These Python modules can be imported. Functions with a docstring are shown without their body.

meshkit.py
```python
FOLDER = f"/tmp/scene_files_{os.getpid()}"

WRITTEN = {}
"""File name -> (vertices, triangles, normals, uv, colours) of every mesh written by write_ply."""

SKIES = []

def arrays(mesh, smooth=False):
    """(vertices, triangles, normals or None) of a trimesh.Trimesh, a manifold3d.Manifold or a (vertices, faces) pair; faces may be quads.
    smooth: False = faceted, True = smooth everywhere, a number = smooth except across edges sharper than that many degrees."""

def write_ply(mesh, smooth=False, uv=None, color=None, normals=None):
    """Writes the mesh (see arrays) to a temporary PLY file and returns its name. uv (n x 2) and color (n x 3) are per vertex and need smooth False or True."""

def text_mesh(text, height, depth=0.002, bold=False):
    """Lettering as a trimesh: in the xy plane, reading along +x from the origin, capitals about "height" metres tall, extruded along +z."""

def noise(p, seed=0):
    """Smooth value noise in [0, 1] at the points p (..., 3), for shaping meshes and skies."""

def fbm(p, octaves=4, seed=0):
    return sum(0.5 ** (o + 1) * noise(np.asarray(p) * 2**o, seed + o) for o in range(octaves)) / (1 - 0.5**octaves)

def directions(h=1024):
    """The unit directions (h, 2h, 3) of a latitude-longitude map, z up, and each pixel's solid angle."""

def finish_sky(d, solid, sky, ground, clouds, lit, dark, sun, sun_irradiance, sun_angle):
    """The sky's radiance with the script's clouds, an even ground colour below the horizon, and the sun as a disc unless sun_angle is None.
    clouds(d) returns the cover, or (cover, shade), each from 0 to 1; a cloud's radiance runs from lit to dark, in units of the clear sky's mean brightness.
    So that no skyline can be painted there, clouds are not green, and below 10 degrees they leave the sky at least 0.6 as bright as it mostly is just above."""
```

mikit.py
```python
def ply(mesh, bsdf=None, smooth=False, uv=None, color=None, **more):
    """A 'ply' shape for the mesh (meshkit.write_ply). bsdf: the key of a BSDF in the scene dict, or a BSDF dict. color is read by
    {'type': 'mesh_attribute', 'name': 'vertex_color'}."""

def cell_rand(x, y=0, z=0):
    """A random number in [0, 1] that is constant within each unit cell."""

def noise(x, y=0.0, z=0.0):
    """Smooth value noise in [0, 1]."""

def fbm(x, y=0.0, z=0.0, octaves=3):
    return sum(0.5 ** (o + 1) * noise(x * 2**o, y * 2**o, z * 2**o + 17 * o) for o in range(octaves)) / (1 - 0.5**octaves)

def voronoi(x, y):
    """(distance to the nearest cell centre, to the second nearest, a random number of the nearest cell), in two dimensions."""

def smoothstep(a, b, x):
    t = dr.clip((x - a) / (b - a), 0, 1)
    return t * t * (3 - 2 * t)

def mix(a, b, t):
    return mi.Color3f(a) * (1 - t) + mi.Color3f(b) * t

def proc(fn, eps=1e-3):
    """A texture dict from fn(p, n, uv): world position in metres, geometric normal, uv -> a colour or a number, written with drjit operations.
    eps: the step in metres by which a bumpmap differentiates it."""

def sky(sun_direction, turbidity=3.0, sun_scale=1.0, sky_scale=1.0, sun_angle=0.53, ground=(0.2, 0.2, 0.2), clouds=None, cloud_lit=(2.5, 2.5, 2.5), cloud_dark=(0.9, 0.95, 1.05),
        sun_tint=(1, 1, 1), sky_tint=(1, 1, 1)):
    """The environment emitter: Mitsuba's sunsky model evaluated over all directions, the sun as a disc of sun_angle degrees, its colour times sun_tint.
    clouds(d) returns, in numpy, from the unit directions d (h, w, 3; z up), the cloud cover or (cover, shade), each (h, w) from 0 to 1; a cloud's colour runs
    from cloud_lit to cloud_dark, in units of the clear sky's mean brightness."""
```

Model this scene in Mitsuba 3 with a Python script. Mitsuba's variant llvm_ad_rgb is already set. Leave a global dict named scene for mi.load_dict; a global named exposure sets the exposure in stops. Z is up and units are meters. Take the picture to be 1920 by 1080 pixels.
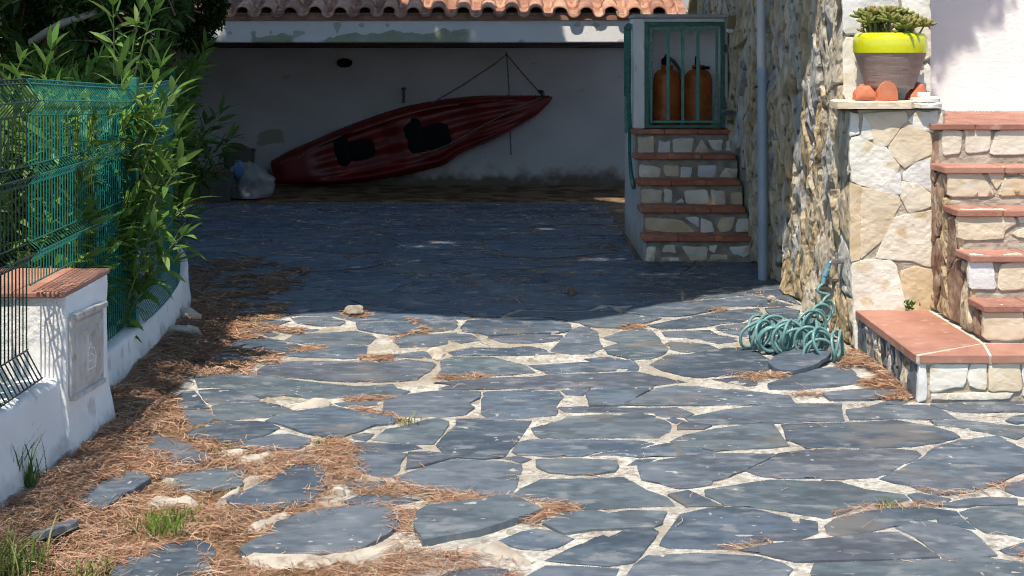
import math, random, numpy as np, trimesh, mitsuba as mi, drjit as dr, mikit, meshkit
from mikit import proc, noise, fbm, smoothstep, mix
from shapely.geometry import Polygon, Point, LineString, box as sbox
from shapely.ops import unary_union
from shapely import contains_xy
from scipy.spatial import Delaunay, Voronoi, cKDTree
T = mi.ScalarTransform4f
scene, labels = {}, {}
rng = np.random.default_rng(7)
random.seed(7)
# ---------------------------------------------------------------- camera, sky, exposure
EYE = 1.95
scene['camera'] = {'type': 'perspective', 'fov': 37.85, 'fov_axis': 'x', 'near_clip': 0.1, 'far_clip': 1000.0,
                   'principal_point_offset_y': 0.4074, 'to_world': T().look_at(origin=[0, 0, EYE], target=[0, 1, EYE], up=[0, 0, 1])}
SUN = np.array([-0.20, -0.50, 1.0])
scene['sky'] = mikit.sky(SUN.tolist(), turbidity=3.0, sun_tint=(0.94, 1.0, 1.09), sky_scale=1.35, sky_tint=(1.05, 0.99, 0.88), ground=(0.22, 0.2, 0.17))
exposure = 2.0
# ---------------------------------------------------------------- traced outlines, metres
SL=[[[-1.113,10.794],[-0.969,10.884],[-0.91,10.906],[-0.752,10.839],[-0.606,10.555],[-0.731,10.429],[-0.842,10.367],[-0.845,10.367],[-1.081,10.555]],[[-2.009,10.816],[-1.75,10.906],[-1.633,10.884],[-1.681,10.728],[-1.809,10.684],[-1.968,10.772]],[[-1.635,11.068],[-1.353,11.044],[-1.225,10.861],[-1.239,10.706],[-1.348,10.684],[-1.539,10.794]],[[-1.509,10.367],[-1.344,10.408],[-1.105,10.492],[-0.984,10.367],[-0.942,10.246],[-0.969,10.049],[-1.049,9.954],[-1.217,9.935],[-1.338,10.011],[-1.453,10.088],[-1.54,10.166]],[[-1.934,10.011],[-1.896,10.166],[-1.777,10.226],[-1.674,10.246],[-1.552,10.146],[-1.399,9.973],[-1.439,9.786],[-1.551,9.714],[-1.766,9.823],[-1.868,9.86]],[[-1.212,9.897],[-1.047,9.935],[-0.973,9.935],[-0.958,9.714],[-1.008,9.572],[-1.341,9.607],[-1.524,9.678],[-1.392,9.714],[-1.24,9.823]],[[-1.92,9.503],[-1.909,9.66],[-1.74,9.678],[-1.641,9.607],[-1.637,9.503],[-1.752,9.434],[-1.869,9.35]],[[-1.558,9.202],[-1.53,9.367],[-1.404,9.451],[-1.251,9.468],[-0.996,9.451],[-0.755,9.434],[-0.676,9.537],[-0.514,9.434],[-0.482,9.367],[-0.513,9.17],[-0.574,8.951],[-0.683,8.89],[-0.738,8.89],[-0.99,8.89],[-1.218,8.966],[-1.426,9.012],[-1.537,9.075]],[[-1.899,8.966],[-1.828,9.043],[-1.572,9.043],[-1.432,8.966],[-1.239,8.875],[-1.071,8.801],[-0.908,8.742],[-0.705,8.801],[-0.682,8.713],[-0.598,8.627],[-0.637,8.542],[-0.697,8.542],[-0.884,8.515],[-1.114,8.432],[-1.3,8.542],[-1.328,8.515],[-1.435,8.473],[-1.556,8.655],[-1.754,8.742],[-1.822,8.727]],[[-1.807,8.641],[-1.733,8.67],[-1.548,8.613],[-1.434,8.432],[-1.509,8.392],[-1.613,8.352],[-1.679,8.339],[-1.735,8.432]],[[-1.908,8.452],[-1.873,8.598],[-1.839,8.612],[-1.741,8.374],[-1.68,8.223],[-1.786,8.198],[-1.855,8.273]],[[-1.781,8.149],[-1.676,8.161],[-1.629,8.089],[-1.605,7.994],[-1.609,7.902],[-1.68,7.867],[-1.736,7.971]],[[-1.655,8.273],[-1.527,8.349],[-1.424,8.374],[-1.307,8.298],[-1.176,8.149],[-1.273,8.101],[-1.319,8.029],[-1.401,8.006],[-1.535,7.959],[-1.59,7.994]],[[-1.669,7.712],[-1.6,7.834],[-1.512,7.913],[-1.342,7.913],[-1.283,7.879],[-1.228,7.778],[-1.258,7.658],[-1.305,7.583],[-1.397,7.521],[-1.52,7.531],[-1.622,7.594]],[[-1.293,7.918],[-1.25,8.064],[-1.106,8.152],[-0.982,8.229],[-0.912,8.152],[-0.782,8.064],[-0.669,8.002],[-0.607,7.966],[-0.629,7.87],[-0.726,7.847],[-0.766,7.777],[-0.803,7.686],[-0.853,7.619],[-0.917,7.586],[-0.99,7.63],[-1.079,7.697],[-1.197,7.835]],[[-1.374,7.398],[-1.303,7.521],[-1.204,7.626],[-1.145,7.636],[-1.025,7.552],[-1.024,7.469],[-1.057,7.378],[-1.156,7.358],[-1.245,7.339],[-1.32,7.319]],[[-1.931,7.65],[-1.831,7.661],[-1.775,7.616],[-1.653,7.475],[-1.562,7.412],[-1.503,7.288],[-1.421,7.149],[-1.431,7.12],[-1.521,7.091],[-1.604,7.11],[-1.675,7.188],[-1.753,7.288],[-1.806,7.329],[-1.854,7.433],[-1.886,7.497]],[[-1.615,6.886],[-1.562,6.922],[-1.446,6.987],[-1.351,7.034],[-1.274,7.043],[-1.213,6.959],[-1.216,6.832],[-1.24,6.744],[-1.314,6.71],[-1.4,6.693],[-1.43,6.667],[-1.504,6.71],[-1.539,6.779]],[[-1.891,6.43],[-1.889,6.659],[-1.832,6.779],[-1.779,6.886],[-1.732,6.904],[-1.655,6.797],[-1.673,6.71],[-1.692,6.625],[-1.729,6.542],[-1.723,6.446],[-1.744,6.383],[-1.82,6.383]],[[-1.228,6.513],[-1.167,6.662],[-1.09,6.836],[-1.036,7.019],[-0.972,7.047],[-0.898,7.038],[-0.861,6.854],[-0.84,6.662],[-0.873,6.578],[-0.867,6.497],[-0.921,6.433],[-0.993,6.402],[-1.093,6.378],[-1.173,6.425]],[[-1.065,5.858],[-1.018,5.937],[-0.967,6.061],[-0.962,6.175],[-0.88,6.279],[-0.76,6.37],[-0.65,6.402],[-0.525,6.394],[-0.489,6.294],[-0.48,6.146],[-0.514,6.033],[-0.588,5.884],[-0.638,5.819],[-0.749,5.806],[-0.847,5.793],[-1.026,5.787]],[[-0.392,6.132],[-0.389,6.294],[-0.355,6.355],[-0.229,6.402],[-0.096,6.465],[-0.029,6.497],[0.024,6.465],[0.113,6.317],[0.018,6.205],[-0.073,6.118],[-0.144,6.047],[-0.249,5.985],[-0.349,5.937]],[[-1.492,5.571],[-1.516,5.699],[-1.48,5.796],[-1.421,5.809],[-1.407,5.896],[-1.35,5.954],[-1.258,5.98],[-1.201,5.922],[-1.168,5.84],[-1.168,5.717],[-1.13,5.6],[-1.105,5.487],[-1.462,5.46]],[[-0.72,6.519],[-0.66,6.602],[-0.512,6.585],[-0.425,6.536],[-0.483,6.471],[-0.529,6.439],[-0.604,6.471],[-0.695,6.471]],[[-0.798,7.28],[-0.709,7.31],[-0.573,7.304],[-0.517,7.28],[-0.542,7.18],[-0.539,7.007],[-0.551,6.897],[-0.64,6.915],[-0.728,6.97],[-0.75,7.083]],[[-0.495,7.28],[-0.404,7.29],[-0.326,7.26],[-0.276,7.22],[-0.333,7.18],[-0.393,7.102],[-0.453,7.045],[-0.488,7.026],[-0.492,7.161]],[[-0.688,7.553],[-0.648,7.754],[-0.583,7.8],[-0.5,7.87],[-0.463,7.942],[-0.394,7.978],[-0.344,7.918],[-0.341,7.847],[-0.376,7.619],[-0.402,7.467],[-0.491,7.467],[-0.583,7.509]],[[-0.815,7.641],[-0.755,7.663],[-0.719,7.641],[-0.742,7.531],[-0.791,7.575]],[[-0.805,7.445],[-0.782,7.488],[-0.624,7.467],[-0.489,7.435],[-0.453,7.383],[-0.548,7.341],[-0.69,7.341],[-0.781,7.372]],[[-0.539,6.879],[-0.445,7.007],[-0.392,7.083],[-0.281,7.2],[-0.308,7.186],[-0.051,7.161],[0.039,7.102],[0.041,7.007],[0.022,6.825],[-0.008,6.618],[-0.013,6.585],[-0.219,6.635],[-0.423,6.66],[-0.51,6.825]],[[-0.743,6.772],[-0.583,6.79],[-0.552,6.72],[-0.617,6.669],[-0.72,6.703]],[[-0.283,7.978],[-0.104,7.978],[0.097,7.93],[0.066,7.777],[0.013,7.509],[-0.046,7.22],[-0.148,7.2],[-0.256,7.22],[-0.31,7.24],[-0.355,7.403],[-0.368,7.445],[-0.323,7.708],[-0.289,7.87],[-0.287,7.978]],[[-0.161,8.57],[-0.123,8.598],[0.095,8.627],[0.261,8.598],[0.283,8.487],[0.247,8.325],[0.241,8.144],[0.227,8.069],[0.088,8.02],[0.017,7.995],[-0.114,7.995],[-0.158,8.094],[-0.167,8.273]],[[-0.708,8.405],[-0.616,8.515],[-0.494,8.598],[-0.329,8.641],[-0.187,8.598],[-0.166,8.515],[-0.255,8.325],[-0.215,8.221],[-0.253,8.069],[-0.353,8.02],[-0.57,8.044],[-0.69,8.119]],[[-0.429,8.845],[-0.273,8.905],[-0.075,8.981],[0.139,9.012],[0.221,9.059],[0.507,9.106],[0.454,9.075],[0.627,9.138],[0.764,9.154],[0.856,9.043],[1.018,8.875],[0.901,8.83],[0.749,8.742],[0.569,8.771],[0.477,8.756],[0.434,8.742],[0.277,8.698],[0.031,8.713],[-0.124,8.698],[-0.305,8.684],[-0.409,8.698],[-0.335,8.801]],[[-0.445,9.468],[-0.379,9.572],[-0.137,9.572],[-0.051,9.485],[0.075,9.333],[0.135,9.138],[-0.049,9.075],[-0.237,9.043],[-0.41,9.012],[-0.445,9.043],[-0.427,9.235]],[[0.117,9.333],[0.243,9.367],[0.527,9.468],[0.477,9.537],[0.595,9.607],[0.772,9.503],[0.786,9.333],[0.775,9.202],[0.595,9.17],[0.458,9.154],[0.442,9.17],[0.223,9.122]],[[-0.4,9.75],[-0.259,9.897],[-0.141,9.897],[-0.038,9.879],[0.109,9.935],[0.197,9.86],[0.28,9.714],[0.107,9.678],[-0.181,9.678],[-0.368,9.66]],[[0.32,10.049],[0.412,10.492],[0.48,10.619],[0.544,10.619],[0.529,10.576],[0.592,10.45],[0.582,10.127],[0.598,9.897],[0.533,9.786],[0.488,9.75],[0.526,9.714],[0.382,9.714],[0.253,9.786]],[[0.627,10.246],[0.756,10.45],[0.899,10.576],[0.973,10.534],[0.981,10.367],[1.0,10.246],[0.996,10.049],[1.044,9.935],[1.003,9.823],[0.974,9.678],[0.874,9.537],[0.775,9.537],[0.63,9.714],[0.613,9.897],[0.743,10.068]],[[-0.357,10.619],[-0.317,10.884],[-0.059,10.929],[0.137,10.952],[0.283,10.929],[0.414,10.75],[0.414,10.534],[0.316,10.408],[0.146,10.408],[-0.148,10.326],[-0.249,10.408],[-0.337,10.492]],[[-0.73,10.884],[-0.612,10.929],[-0.415,10.906],[-0.392,10.706],[-0.418,10.555],[-0.555,10.471],[-0.618,10.619],[-0.687,10.839]],[[-0.782,10.286],[-0.66,10.408],[-0.535,10.388],[-0.398,10.45],[-0.287,10.367],[-0.245,10.246],[-0.221,10.166],[-0.339,10.088],[-0.45,10.206],[-0.443,10.049],[-0.542,9.954],[-0.733,9.935],[-0.796,10.166]],[[-0.147,10.266],[0.037,10.347],[0.207,10.367],[0.337,10.326],[0.342,10.246],[0.262,10.127],[0.111,10.049],[-0.069,10.107]],[[-0.018,11.115],[0.083,11.355],[0.459,11.258],[0.632,11.355],[0.741,11.556],[0.811,11.21],[0.986,11.115],[1.09,10.998],[0.957,10.794],[0.84,10.728],[0.768,10.619],[0.603,10.641],[0.535,10.706],[0.504,10.794],[0.436,10.884],[0.27,11.044]],[[0.836,11.21],[0.965,11.556],[1.294,11.658],[1.386,11.556],[1.602,11.505],[1.539,11.355],[1.355,11.162],[1.248,11.091],[1.116,11.091],[0.971,11.138]],[[0.983,10.728],[1.16,10.884],[1.344,11.068],[1.625,11.306],[1.877,11.405],[1.87,11.21],[1.685,10.929],[1.639,10.839],[1.503,10.794],[1.366,10.662],[1.224,10.598],[1.064,10.576]],[[1.059,10.45],[1.23,10.513],[1.389,10.534],[1.429,10.367],[1.534,10.246],[1.524,10.127],[1.4,10.049],[1.275,10.246],[1.067,10.306]],[[1.041,10.049],[1.077,10.107],[1.215,10.068],[1.305,10.011],[1.356,9.897],[1.232,9.786],[1.14,9.75],[1.04,9.897]],[[0.935,9.503],[1.013,9.642],[1.132,9.678],[1.276,9.786],[1.415,9.897],[1.591,9.935],[1.607,9.678],[1.641,9.537],[1.619,9.333],[1.569,9.202],[1.518,9.138],[1.332,9.075],[1.155,9.012],[1.044,9.043],[0.939,9.202],[0.873,9.367]],[[0.435,8.57],[0.488,8.713],[0.581,8.756],[0.697,8.742],[0.812,8.713],[0.732,8.542],[0.613,8.299],[0.536,8.26],[0.438,8.273]],[[0.643,8.299],[0.74,8.487],[0.848,8.684],[0.967,8.771],[1.088,8.742],[1.27,8.655],[1.428,8.598],[1.579,8.515],[1.567,8.352],[1.428,8.299],[1.156,8.299],[0.909,8.299],[0.758,8.273]],[[0.26,8.229],[0.383,8.242],[0.625,8.203],[0.703,8.203],[0.778,8.216],[0.906,8.216],[0.976,8.089],[0.928,8.039],[0.845,8.039],[0.751,8.064],[0.695,8.114],[0.558,8.114],[0.414,8.127],[0.294,8.152]],[[0.112,7.777],[0.22,7.894],[0.301,8.015],[0.495,8.076],[0.761,8.089],[0.759,8.015],[0.817,7.942],[0.825,7.8],[0.804,7.708],[0.742,7.597],[0.651,7.597],[0.466,7.597],[0.149,7.597],[0.127,7.641]],[[0.831,7.966],[0.865,8.002],[0.905,7.942],[0.866,7.906]],[[0.874,7.823],[0.91,7.882],[1.031,7.823],[0.989,7.765],[0.867,7.754]],[[0.935,7.99],[1.027,8.064],[1.161,8.164],[1.373,8.268],[1.58,8.32],[1.827,8.32],[1.756,7.942],[1.598,7.918],[1.323,7.894],[1.205,7.894],[1.061,7.87],[0.96,7.906]],[[0.806,7.509],[0.894,7.641],[1.068,7.754],[1.255,7.835],[1.367,7.847],[1.37,7.731],[1.364,7.445],[1.285,7.403],[1.08,7.362],[0.99,7.341],[0.911,7.414],[0.842,7.435]],[[1.426,7.847],[1.553,7.87],[1.761,7.882],[1.747,7.877],[2.038,7.929],[2.109,7.877],[2.19,7.799],[2.262,7.673],[2.271,7.6],[2.125,7.48],[1.923,7.41],[1.668,7.41],[1.465,7.399],[1.458,7.445],[1.4,7.553]],[[0.853,7.383],[0.91,7.403],[0.976,7.321],[0.855,7.26]],[[0.604,7.045],[0.674,7.122],[0.834,7.22],[0.981,7.28],[1.112,7.28],[1.26,7.26],[1.224,7.18],[1.091,7.007],[0.979,6.879],[0.91,6.825],[0.893,6.772],[0.806,6.72],[0.744,6.703],[0.682,6.781],[0.602,6.843]],[[1.103,6.989],[1.246,7.18],[1.306,7.28],[1.414,7.331],[1.456,7.353],[1.67,7.364],[1.89,7.376],[1.984,7.342],[1.983,7.274],[1.901,7.143],[1.793,6.996],[1.668,6.885],[1.592,6.875],[1.442,6.855],[1.46,6.879],[1.255,6.879],[1.166,6.897]],[[0.874,6.662],[1.026,6.748],[1.174,6.818],[1.4,6.809],[1.481,6.8],[1.584,6.679],[1.724,6.603],[1.728,6.545],[1.63,6.465],[1.533,6.465],[1.413,6.355],[1.312,6.279],[1.28,6.294],[1.187,6.37],[1.05,6.433],[0.982,6.457],[0.925,6.465],[0.898,6.545],[0.861,6.595]],[[1.697,6.854],[1.842,7.057],[2.006,7.232],[2.013,7.252],[2.102,7.399],[2.262,7.528],[2.471,7.6],[2.493,7.48],[2.507,7.342],[2.535,7.28],[2.413,7.0],[2.248,6.854],[2.081,6.679],[1.962,6.612],[1.878,6.612],[1.801,6.748]],[[1.761,6.595],[1.797,6.62],[1.906,6.537],[1.87,6.481],[1.836,6.513],[1.763,6.497]],[[1.87,6.449],[1.981,6.513],[2.098,6.545],[2.2,6.529],[2.181,6.473],[2.012,6.457],[1.909,6.433]],[[1.905,6.355],[2.0,6.417],[2.199,6.441],[2.225,6.424],[2.09,6.033],[2.06,6.033],[1.992,6.075],[1.952,6.089],[1.924,6.175],[1.915,6.264]],[[1.309,6.175],[1.361,6.249],[1.498,6.355],[1.646,6.417],[1.761,6.417],[1.89,6.37],[1.886,6.324],[1.77,6.279],[1.633,6.205],[1.553,6.161],[1.448,6.103],[1.32,6.061],[1.296,6.075]],[[1.793,6.264],[1.882,6.294],[1.89,6.154],[1.832,6.175],[1.783,6.212]],[[1.591,6.146],[1.725,6.219],[1.824,6.146],[1.87,6.089],[1.876,5.978],[1.878,5.819],[1.805,5.793],[1.686,5.755],[1.665,5.832],[1.652,5.924],[1.638,6.033]],[[0.913,5.858],[1.042,5.924],[1.237,5.971],[1.451,6.04],[1.553,6.054],[1.608,5.924],[1.635,5.787],[1.498,5.774],[1.321,5.749],[1.175,5.749],[1.097,5.749],[0.995,5.806]],[[1.169,5.717],[1.318,5.736],[1.574,5.736],[1.797,5.768],[1.896,5.73],[1.96,5.688],[1.882,5.46],[1.111,5.46],[1.132,5.619]],[[1.93,5.871],[2.04,5.951],[1.999,5.832],[1.939,5.832]],[[0.598,5.937],[0.648,6.118],[0.701,6.264],[0.717,6.324],[0.84,6.402],[0.968,6.425],[1.045,6.402],[1.138,6.309],[1.268,6.234],[1.255,6.146],[1.243,6.089],[1.148,6.019],[1.032,5.992],[0.934,5.937],[0.84,5.897],[0.73,5.897],[0.626,5.911]],[[0.434,5.583],[0.473,5.705],[0.529,5.806],[0.653,5.832],[0.807,5.819],[0.949,5.787],[1.031,5.717],[1.054,5.656],[1.013,5.571],[0.999,5.487],[0.431,5.487]],[[0.406,6.309],[0.503,6.355],[0.643,6.34],[0.616,6.205],[0.579,6.161],[0.441,6.146],[0.394,6.132],[0.319,6.118],[0.208,6.075],[0.138,6.205],[0.158,6.249],[0.245,6.324],[0.349,6.347]],[[0.386,6.005],[0.465,6.103],[0.576,6.125],[0.582,6.089],[0.524,5.897],[0.481,5.755],[0.436,5.717],[0.366,5.699],[0.314,5.705],[0.222,5.73],[0.146,5.755],[0.236,5.884],[0.368,6.033]],[[-0.044,5.978],[0.036,6.089],[0.1,6.125],[0.154,6.103],[0.233,6.012],[0.167,5.924],[0.114,5.884],[0.044,5.897]],[[0.054,5.571],[0.135,5.68],[0.27,5.68],[0.396,5.656],[0.387,5.631],[0.375,5.571],[0.372,5.487],[0.029,5.487]],[[-0.29,5.571],[-0.202,5.643],[-0.084,5.668],[-0.025,5.643],[0.0,5.571],[0.0,5.487],[-0.314,5.487]],[[0.128,7.153],[0.235,7.172],[0.394,7.163],[0.488,7.133],[0.494,7.057],[0.478,6.981],[0.381,6.926],[0.278,6.926],[0.171,6.963],[0.131,7.057]],[[0.013,7.3],[0.041,7.467],[0.092,7.52],[0.26,7.531],[0.463,7.548],[0.647,7.531],[0.703,7.477],[0.617,7.383],[0.449,7.321],[0.337,7.26],[0.175,7.24],[0.035,7.26]],[[0.626,7.3],[0.69,7.403],[0.772,7.456],[0.821,7.445],[0.833,7.26],[0.728,7.24],[0.619,7.22],[0.499,7.26],[0.407,7.26],[0.471,7.321],[0.643,7.362]],[[-0.035,7.2],[0.024,7.23],[0.077,7.18],[0.034,7.122]],[[0.012,6.635],[0.082,6.755],[0.134,6.843],[0.319,6.861],[0.503,6.87],[0.544,6.807],[0.597,6.669],[0.671,6.568],[0.689,6.471],[0.627,6.465],[0.461,6.433],[0.352,6.402],[0.314,6.402],[0.212,6.481],[0.068,6.562],[0.01,6.612]],[[0.699,6.595],[0.783,6.645],[0.822,6.562],[0.893,6.441],[0.796,6.433],[0.759,6.441],[0.729,6.513]],[[0.562,7.095],[0.6,7.172],[0.675,7.182],[0.616,7.114]],[[1.84,8.175],[2.008,8.26],[2.257,8.303],[2.321,8.289],[2.365,8.091],[2.373,7.983],[2.134,7.969],[2.055,7.996],[1.807,7.969]],[[2.321,8.289],[2.508,8.347],[2.872,8.376],[2.916,8.374],[2.838,8.149],[2.715,8.147],[2.506,8.119],[2.422,8.147]],[[2.233,7.929],[2.33,7.969],[2.496,7.877],[2.674,7.799],[2.657,7.669],[2.556,7.576],[2.487,7.649],[2.422,7.723],[2.344,7.799],[2.243,7.851]],[[2.63,7.929],[2.696,8.009],[2.755,8.036],[2.741,7.913],[2.662,7.89]],[[1.519,8.83],[1.646,8.951],[1.856,9.185],[2.008,9.257],[2.136,9.221],[2.235,9.011],[2.165,8.843],[1.918,8.778],[1.655,8.682],[1.507,8.684]],[[1.786,8.557],[1.954,8.619],[2.259,8.65],[2.213,8.526],[2.11,8.451],[2.002,8.406],[1.795,8.406]],[[2.015,8.289],[2.158,8.421],[2.215,8.376],[2.159,8.318]],[[0.3,8.627],[0.446,8.713],[0.399,8.542],[0.323,8.542]],[[-2.038,9.267],[-1.983,9.367],[-1.949,9.468],[-1.901,9.202],[-1.983,9.138]],[[-0.976,8.325],[-0.884,8.392],[-0.768,8.352],[-0.748,8.273],[-0.844,8.247],[-0.921,8.273]],[[-1.878,10.45],[-1.791,10.576],[-1.632,10.367],[-1.693,10.266],[-1.795,10.326]],[[-1.1,7.2],[-1.05,7.26],[-0.942,7.26],[-0.915,7.22],[-0.992,7.151],[-1.088,7.151]],[[1.335,11.71],[1.653,11.87],[1.945,12.033],[2.051,11.87],[2.168,11.556],[1.898,11.53],[1.606,11.53],[1.398,11.581]],[[1.945,11.405],[2.09,11.455],[2.164,11.306],[2.1,10.975],[1.953,10.975],[1.937,11.21]],[[1.697,10.111],[2.167,10.111],[2.189,9.579],[2.038,9.512],[1.739,9.545],[1.671,9.75]]]
LU=[[[-1.051,5.806],[-0.845,5.78],[-0.637,5.806],[-0.587,5.871],[-0.487,6.033],[-0.431,5.951],[-0.449,5.832],[-0.484,5.793],[-0.501,5.692],[-0.617,5.705],[-0.752,5.668],[-0.995,5.68]],[[-1.608,6.526],[-1.55,6.567],[-1.456,6.542],[-1.356,6.526],[-1.377,6.446],[-1.451,6.43],[-1.55,6.446]],[[-1.445,7.268],[-1.447,7.391],[-1.33,7.349],[-1.243,7.288],[-1.317,7.218],[-1.394,7.228]],[[-1.34,7.168],[-1.247,7.248],[-1.154,7.308],[-1.135,7.188],[-1.185,7.072],[-1.315,7.091]],[[-1.201,6.693],[-1.219,6.85],[-1.136,6.904],[-1.129,6.797],[-1.161,6.693],[-1.182,6.642]],[[-1.289,6.481],[-1.248,6.595],[-1.238,6.696],[-1.205,6.679],[-1.204,6.595],[-1.239,6.497]],[[-1.085,6.118],[-1.068,6.205],[-1.009,6.324],[-0.948,6.355],[-0.901,6.294],[-0.964,6.219],[-1.044,6.089]],[[-0.118,5.884],[-0.071,5.951],[0.0,5.924],[0.052,5.793],[0.085,5.68],[0.051,5.668],[-0.026,5.768],[-0.095,5.832]],[[-1.602,6.832],[-1.574,6.841],[-1.525,6.762],[-1.534,6.71]],[[-0.817,6.679],[-0.769,6.696],[-0.732,6.628],[-0.734,6.562],[-0.794,6.612]],[[-1.427,8.392],[-1.328,8.515],[-1.334,8.352],[-1.346,8.312]],[[-1.247,8.242],[-1.103,8.4],[-0.999,8.373],[-1.033,8.242],[-1.167,8.152]],[[-0.559,9.86],[-0.465,9.897],[-0.428,9.714],[-0.473,9.468],[-0.523,9.607]],[[0.905,6.79],[0.979,6.879],[1.09,6.97],[1.194,6.879],[1.037,6.79]]]
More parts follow.
